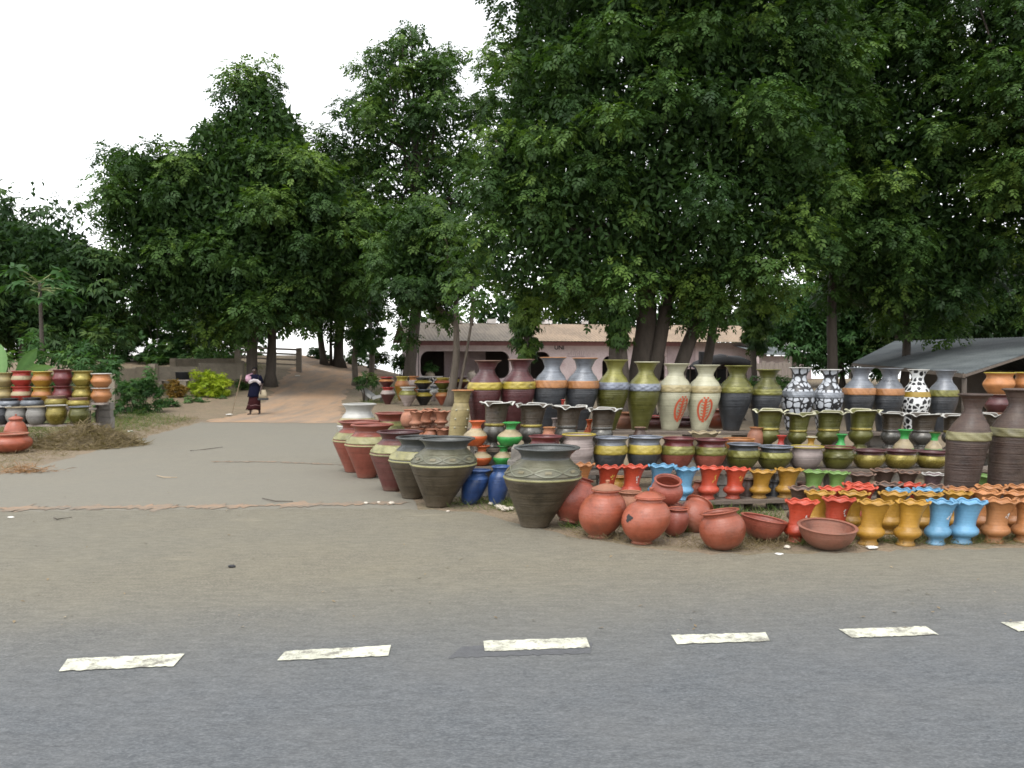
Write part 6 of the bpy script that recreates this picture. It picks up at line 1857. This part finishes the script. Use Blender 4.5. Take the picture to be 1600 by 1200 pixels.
grass('green_grass', gpoly((700, 796), (830, 806), (830, 780), (700, 778)), 1500, .12, GRN, 4, .8)
grass('dry_grass', [(-8.3, 13.6), (-8.4, 17.5), (-9.0, 25), (-9.6, 28), (-13, 28), (-16, 20), (-14, 13.5)], 26000, .13, DRY, 5, 1.2)
grass('green_grass', [(-9.2, 20), (-9.6, 27), (-12, 30), (-17, 28), (-14, 18)], 14000, .20, GRN, 6, .7)
grass('green_grass', [(-10.2, 13.5), (-9.4, 15.8), (-11, 17), (-14, 15)], 3000, .12, GRN, 7, .7)
grass('green_grass', [(-11.2, 36), (-12.4, 46), (-17, 47), (-15, 36)], 9000, .22, GRN, 8, .7)
grass('green_grass', [(-5.9, 33), (-6.6, 42), (-5.8, 50), (-4.2, 50), (-4.4, 36)], 5000, .22, GRN, 9, .7)
# hay heap
hp_ = gp(108, 704)
hay = empty('hay_heap', hp_ + Vector((0, .9, 0)), 'untidy heap of cut dry grass at the end of the left stall', 'hay heap')
rng = np.random.default_rng(9)
hv, hf = [], []
for i in range(13):
    for k in range(26):
        a, r = 2 * PI * k / 26, i / 12
        z = .38 * (1 - r ** 2) * (1 + .25 * math.sin(3 * a + 1)) + .06 * math.sin(7 * a + 9 * r)
        hv.append((1.0 * r * math.cos(a) * (1 + .1 * math.sin(4 * a)), .85 * r * math.sin(a), max(-.02, z * (1 - .35 * math.cos(a) * r) - .04)))
for i in range(12):
    for k in range(26): hf.append((i * 26 + k, (i + 1) * 26 + k, (i + 1) * 26 + (k + 1) % 26, i * 26 + (k + 1) % 26))
HAYC = plain('hay_core', (.13, .10, .055), .95, .5, 14, bump=1.0)
mk('mound', hv, hf, HAYC, hay)
n = 10000
a, r = rng.uniform(0, 2 * PI, n), np.sqrt(rng.random(n)) * 1.04
z = .38 * (1 - np.minimum(r, 1) ** 2) * (1 + .25 * np.sin(3 * a + 1)) + .06 * np.sin(7 * a + 9 * r)
P = np.stack([1.0 * r * np.cos(a) * (1 + .1 * np.sin(4 * a)), .85 * r * np.sin(a), np.maximum(0, z * (1 - .35 * np.cos(a) * r) - .04)], 1)
D = rng.normal(size=(n, 3)) * np.array([1, 1, .45])
v, q = leaves(P, D, rng.normal(size=(n, 3)), rng.uniform(.15, .45, n) * .7, 'blade')
mk_np('straw', v, q, DRY, hay, kind='stuff', tint=np.repeat(np.clip(rng.normal(.4, .25, n), 0, 1), 4))
# smaller brown wisp at the verge
wsp = gp(42, 738)
e = empty('straw_wisp', wsp, 'small brown wisp of straw lying on the verge at the left', 'straw')
n = 500
P = np.stack([rng.normal(0, .22, n), rng.normal(0, .09, n), np.abs(rng.normal(.02, .04, n))], 1)
v, q = leaves(P, rng.normal(size=(n, 3)) * np.array([1, 1, .3]), rng.normal(size=(n, 3)), rng.uniform(.1, .22, n), 'blade')
mk_np('straw', v, q, leafmat('brown_straw', (.14, .07, .03), (.24, .12, .05), (.33, .2, .1), .1), e, kind='stuff', tint=np.repeat(rng.random(n), 4))
# grey broken slabs beside the path
SLAB = plain('grey_slab', (.30, .30, .29), .85, .3, 4)
for (pa_, pb_2, wd, th, lab) in (((568, 609, 36.2), (584, 621, 35.8), .30, .12, 'grey broken slab slanting down toward a second slab beside the path'), ((583, 622, 35.8), (601, 617, 35.8), .42, .12, 'short grey slab tipped up against the slanting slab')):
    a, b = at(*pa_), at(*pb_2)
    o_ = Vector((b.x, b.y, gz(b.x, b.y)))
    e = empty('concrete_slab', o_, lab, 'slab')
    v, f = bar(a - o_, b - o_, wd, th); mk('slab', v, f, SLAB, e, False)
    m = a.lerp(b, .2 if a.z > b.z else .8)
    g = gz(m.x, m.y)
    v, f = box(m.x - o_.x, m.y - o_.y + .1, (m.z - .05 + g) / 2 - o_.z, .18, .18, max(.05, m.z - .05 - g), .02); mk('prop', v, f, BLOCK, e, False)
# litter, stones, twigs
LIT = plain('pale_litter', (.62, .60, .55), .8, .2, 20)
STONE = plain('pale_stone', (.48, .43, .36), .9, .3, 12)
def rock(px, py, r, name, label, mat, cat, group=None, flat=.6):
    g = gp(px, py)
    g.z = gz(g.x, g.y) + .008
    v, f = [], []
    sd_ = random.Random(px * 31 + py)
    for i in range(6):
        th = PI * i / 5
        for k in range(8):
            t = 2 * PI * k / 8
            q = r * sd_.uniform(.78, 1.15)
            v.append((q * math.sin(th) * math.cos(t) * 1.2, q * math.sin(th) * math.sin(t), max(0, r * flat * .8 + q * flat * math.cos(th))))
    for i in range(5):
        for k in range(8): f.append((i * 8 + k, (i + 1) * 8 + k, (i + 1) * 8 + (k + 1) % 8, i * 8 + (k + 1) % 8))
    o = mk(name, v, f, mat, None, False)
    o.location = g
    return props(o, label, cat, group)
for px, py, r, lab in ((783, 797, .05, 'largest pale stone of the cluster left of the front urn'), (790, 799, .045, 'pale stone in the middle of the cluster by the front urn'), (797, 798, .04, 'pale stone nearest the front urn in the cluster'), (612, 789, .035, 'pale stone on the dirt seam before the maroon urn'),
                       (572, 788, .025, 'small pale stone at the left on the dirt seam before the urns'), (592, 787, .022, 'tiny pale stone on the dirt seam between two others'), (778, 794, .04, 'pale stone below the right blue vase'), (768, 790, .04, 'pale stone between the two blue vases'), (1230, 858, .03, 'pale stone at the foot of the left front red planter'), (700, 801, .02, 'tiny pale stone before the wavy shouldered urn')):
    rock(px, py, r, 'stone', lab, STONE, 'stone', 'pale stones along the stall edge')
for px, py, r, lab in ((17, 810, .035, 'crumpled white scrap at the left edge of the tarmac'), (172, 694, .07, 'white scrap on the verge below the hay heap'), (358, 649, .10, 'white scrap lying left of the walking stick'),
                       (204, 675, .07, 'white scrap on the verge below the leafy bush'), (1217, 868, .035, 'white scrap on the tarmac before the leaning bowl'), (465, 621, .12, 'pale scrap on the path right of the woman'), (1362, 858, .05, 'flat pale scrap before the mustard planters')):
    rock(px, py, r, 'paper_scrap', lab, LIT, 'litter', None, .25)
rock(362, 888, .028, 'dark_lump', 'small black lump lying on the open tarmac', BLACKP, 'lump', None, .5)
for (x0, y0), (x1, y1), lab in (((297, 706), (348, 700), 'thin bent twig lying on the side road near the verge'), ((245, 745), (277, 748), 'pale stick lying on the middle of the side road'), ((410, 781), (458, 786), 'thin brown stick lying on the orange dirt seam'), ((84, 812), (112, 811), 'dark twig lying on the tarmac at the left')):
    a, b = gp(x0, y0), gp(x1, y1)
    e = empty('twig', a, lab, 'twig')
    m = a.lerp(b, .5) + Vector((0, -.12, 0))
    v, f = tube([Vector((0, 0, .022)), m - a + Vector((0, 0, .024)), b - a + Vector((0, 0, .022))], [.006, .007, .004], 6)
    mk('stem', v, f, plain('peeled_stick', (.38, .29, .19), .8, .3, 20) if 'pale' in lab else BARK, e)
# loose dead leaves and grit on the tarmac
rng = np.random.default_rng(31)
pp_ = np.array([tuple(gp(rng.uniform(0, 1600), rng.uniform(690, 990))) for _ in range(170)])
pp_[:, 2] = .022
v, q = leaves(pp_, np.concatenate([rng.normal(size=(170, 2)), np.zeros((170, 1))], 1), np.tile([0., 0, 1], (170, 1)) + rng.normal(0, .15, (170, 3)), rng.uniform(.015, .05, 170), 'broad')
mk_np('leaf_litter', v, q, leafmat('dead_leaf', (.10, .07, .04), (.20, .15, .09), (.33, .27, .18), .1), kind='stuff', tint=np.repeat(rng.random(170), 4))
print('tris', sum(len(o.data.polygons) * 2 for o in bpy.data.objects if o.type == 'MESH'), 'objs', len(bpy.data.objects))
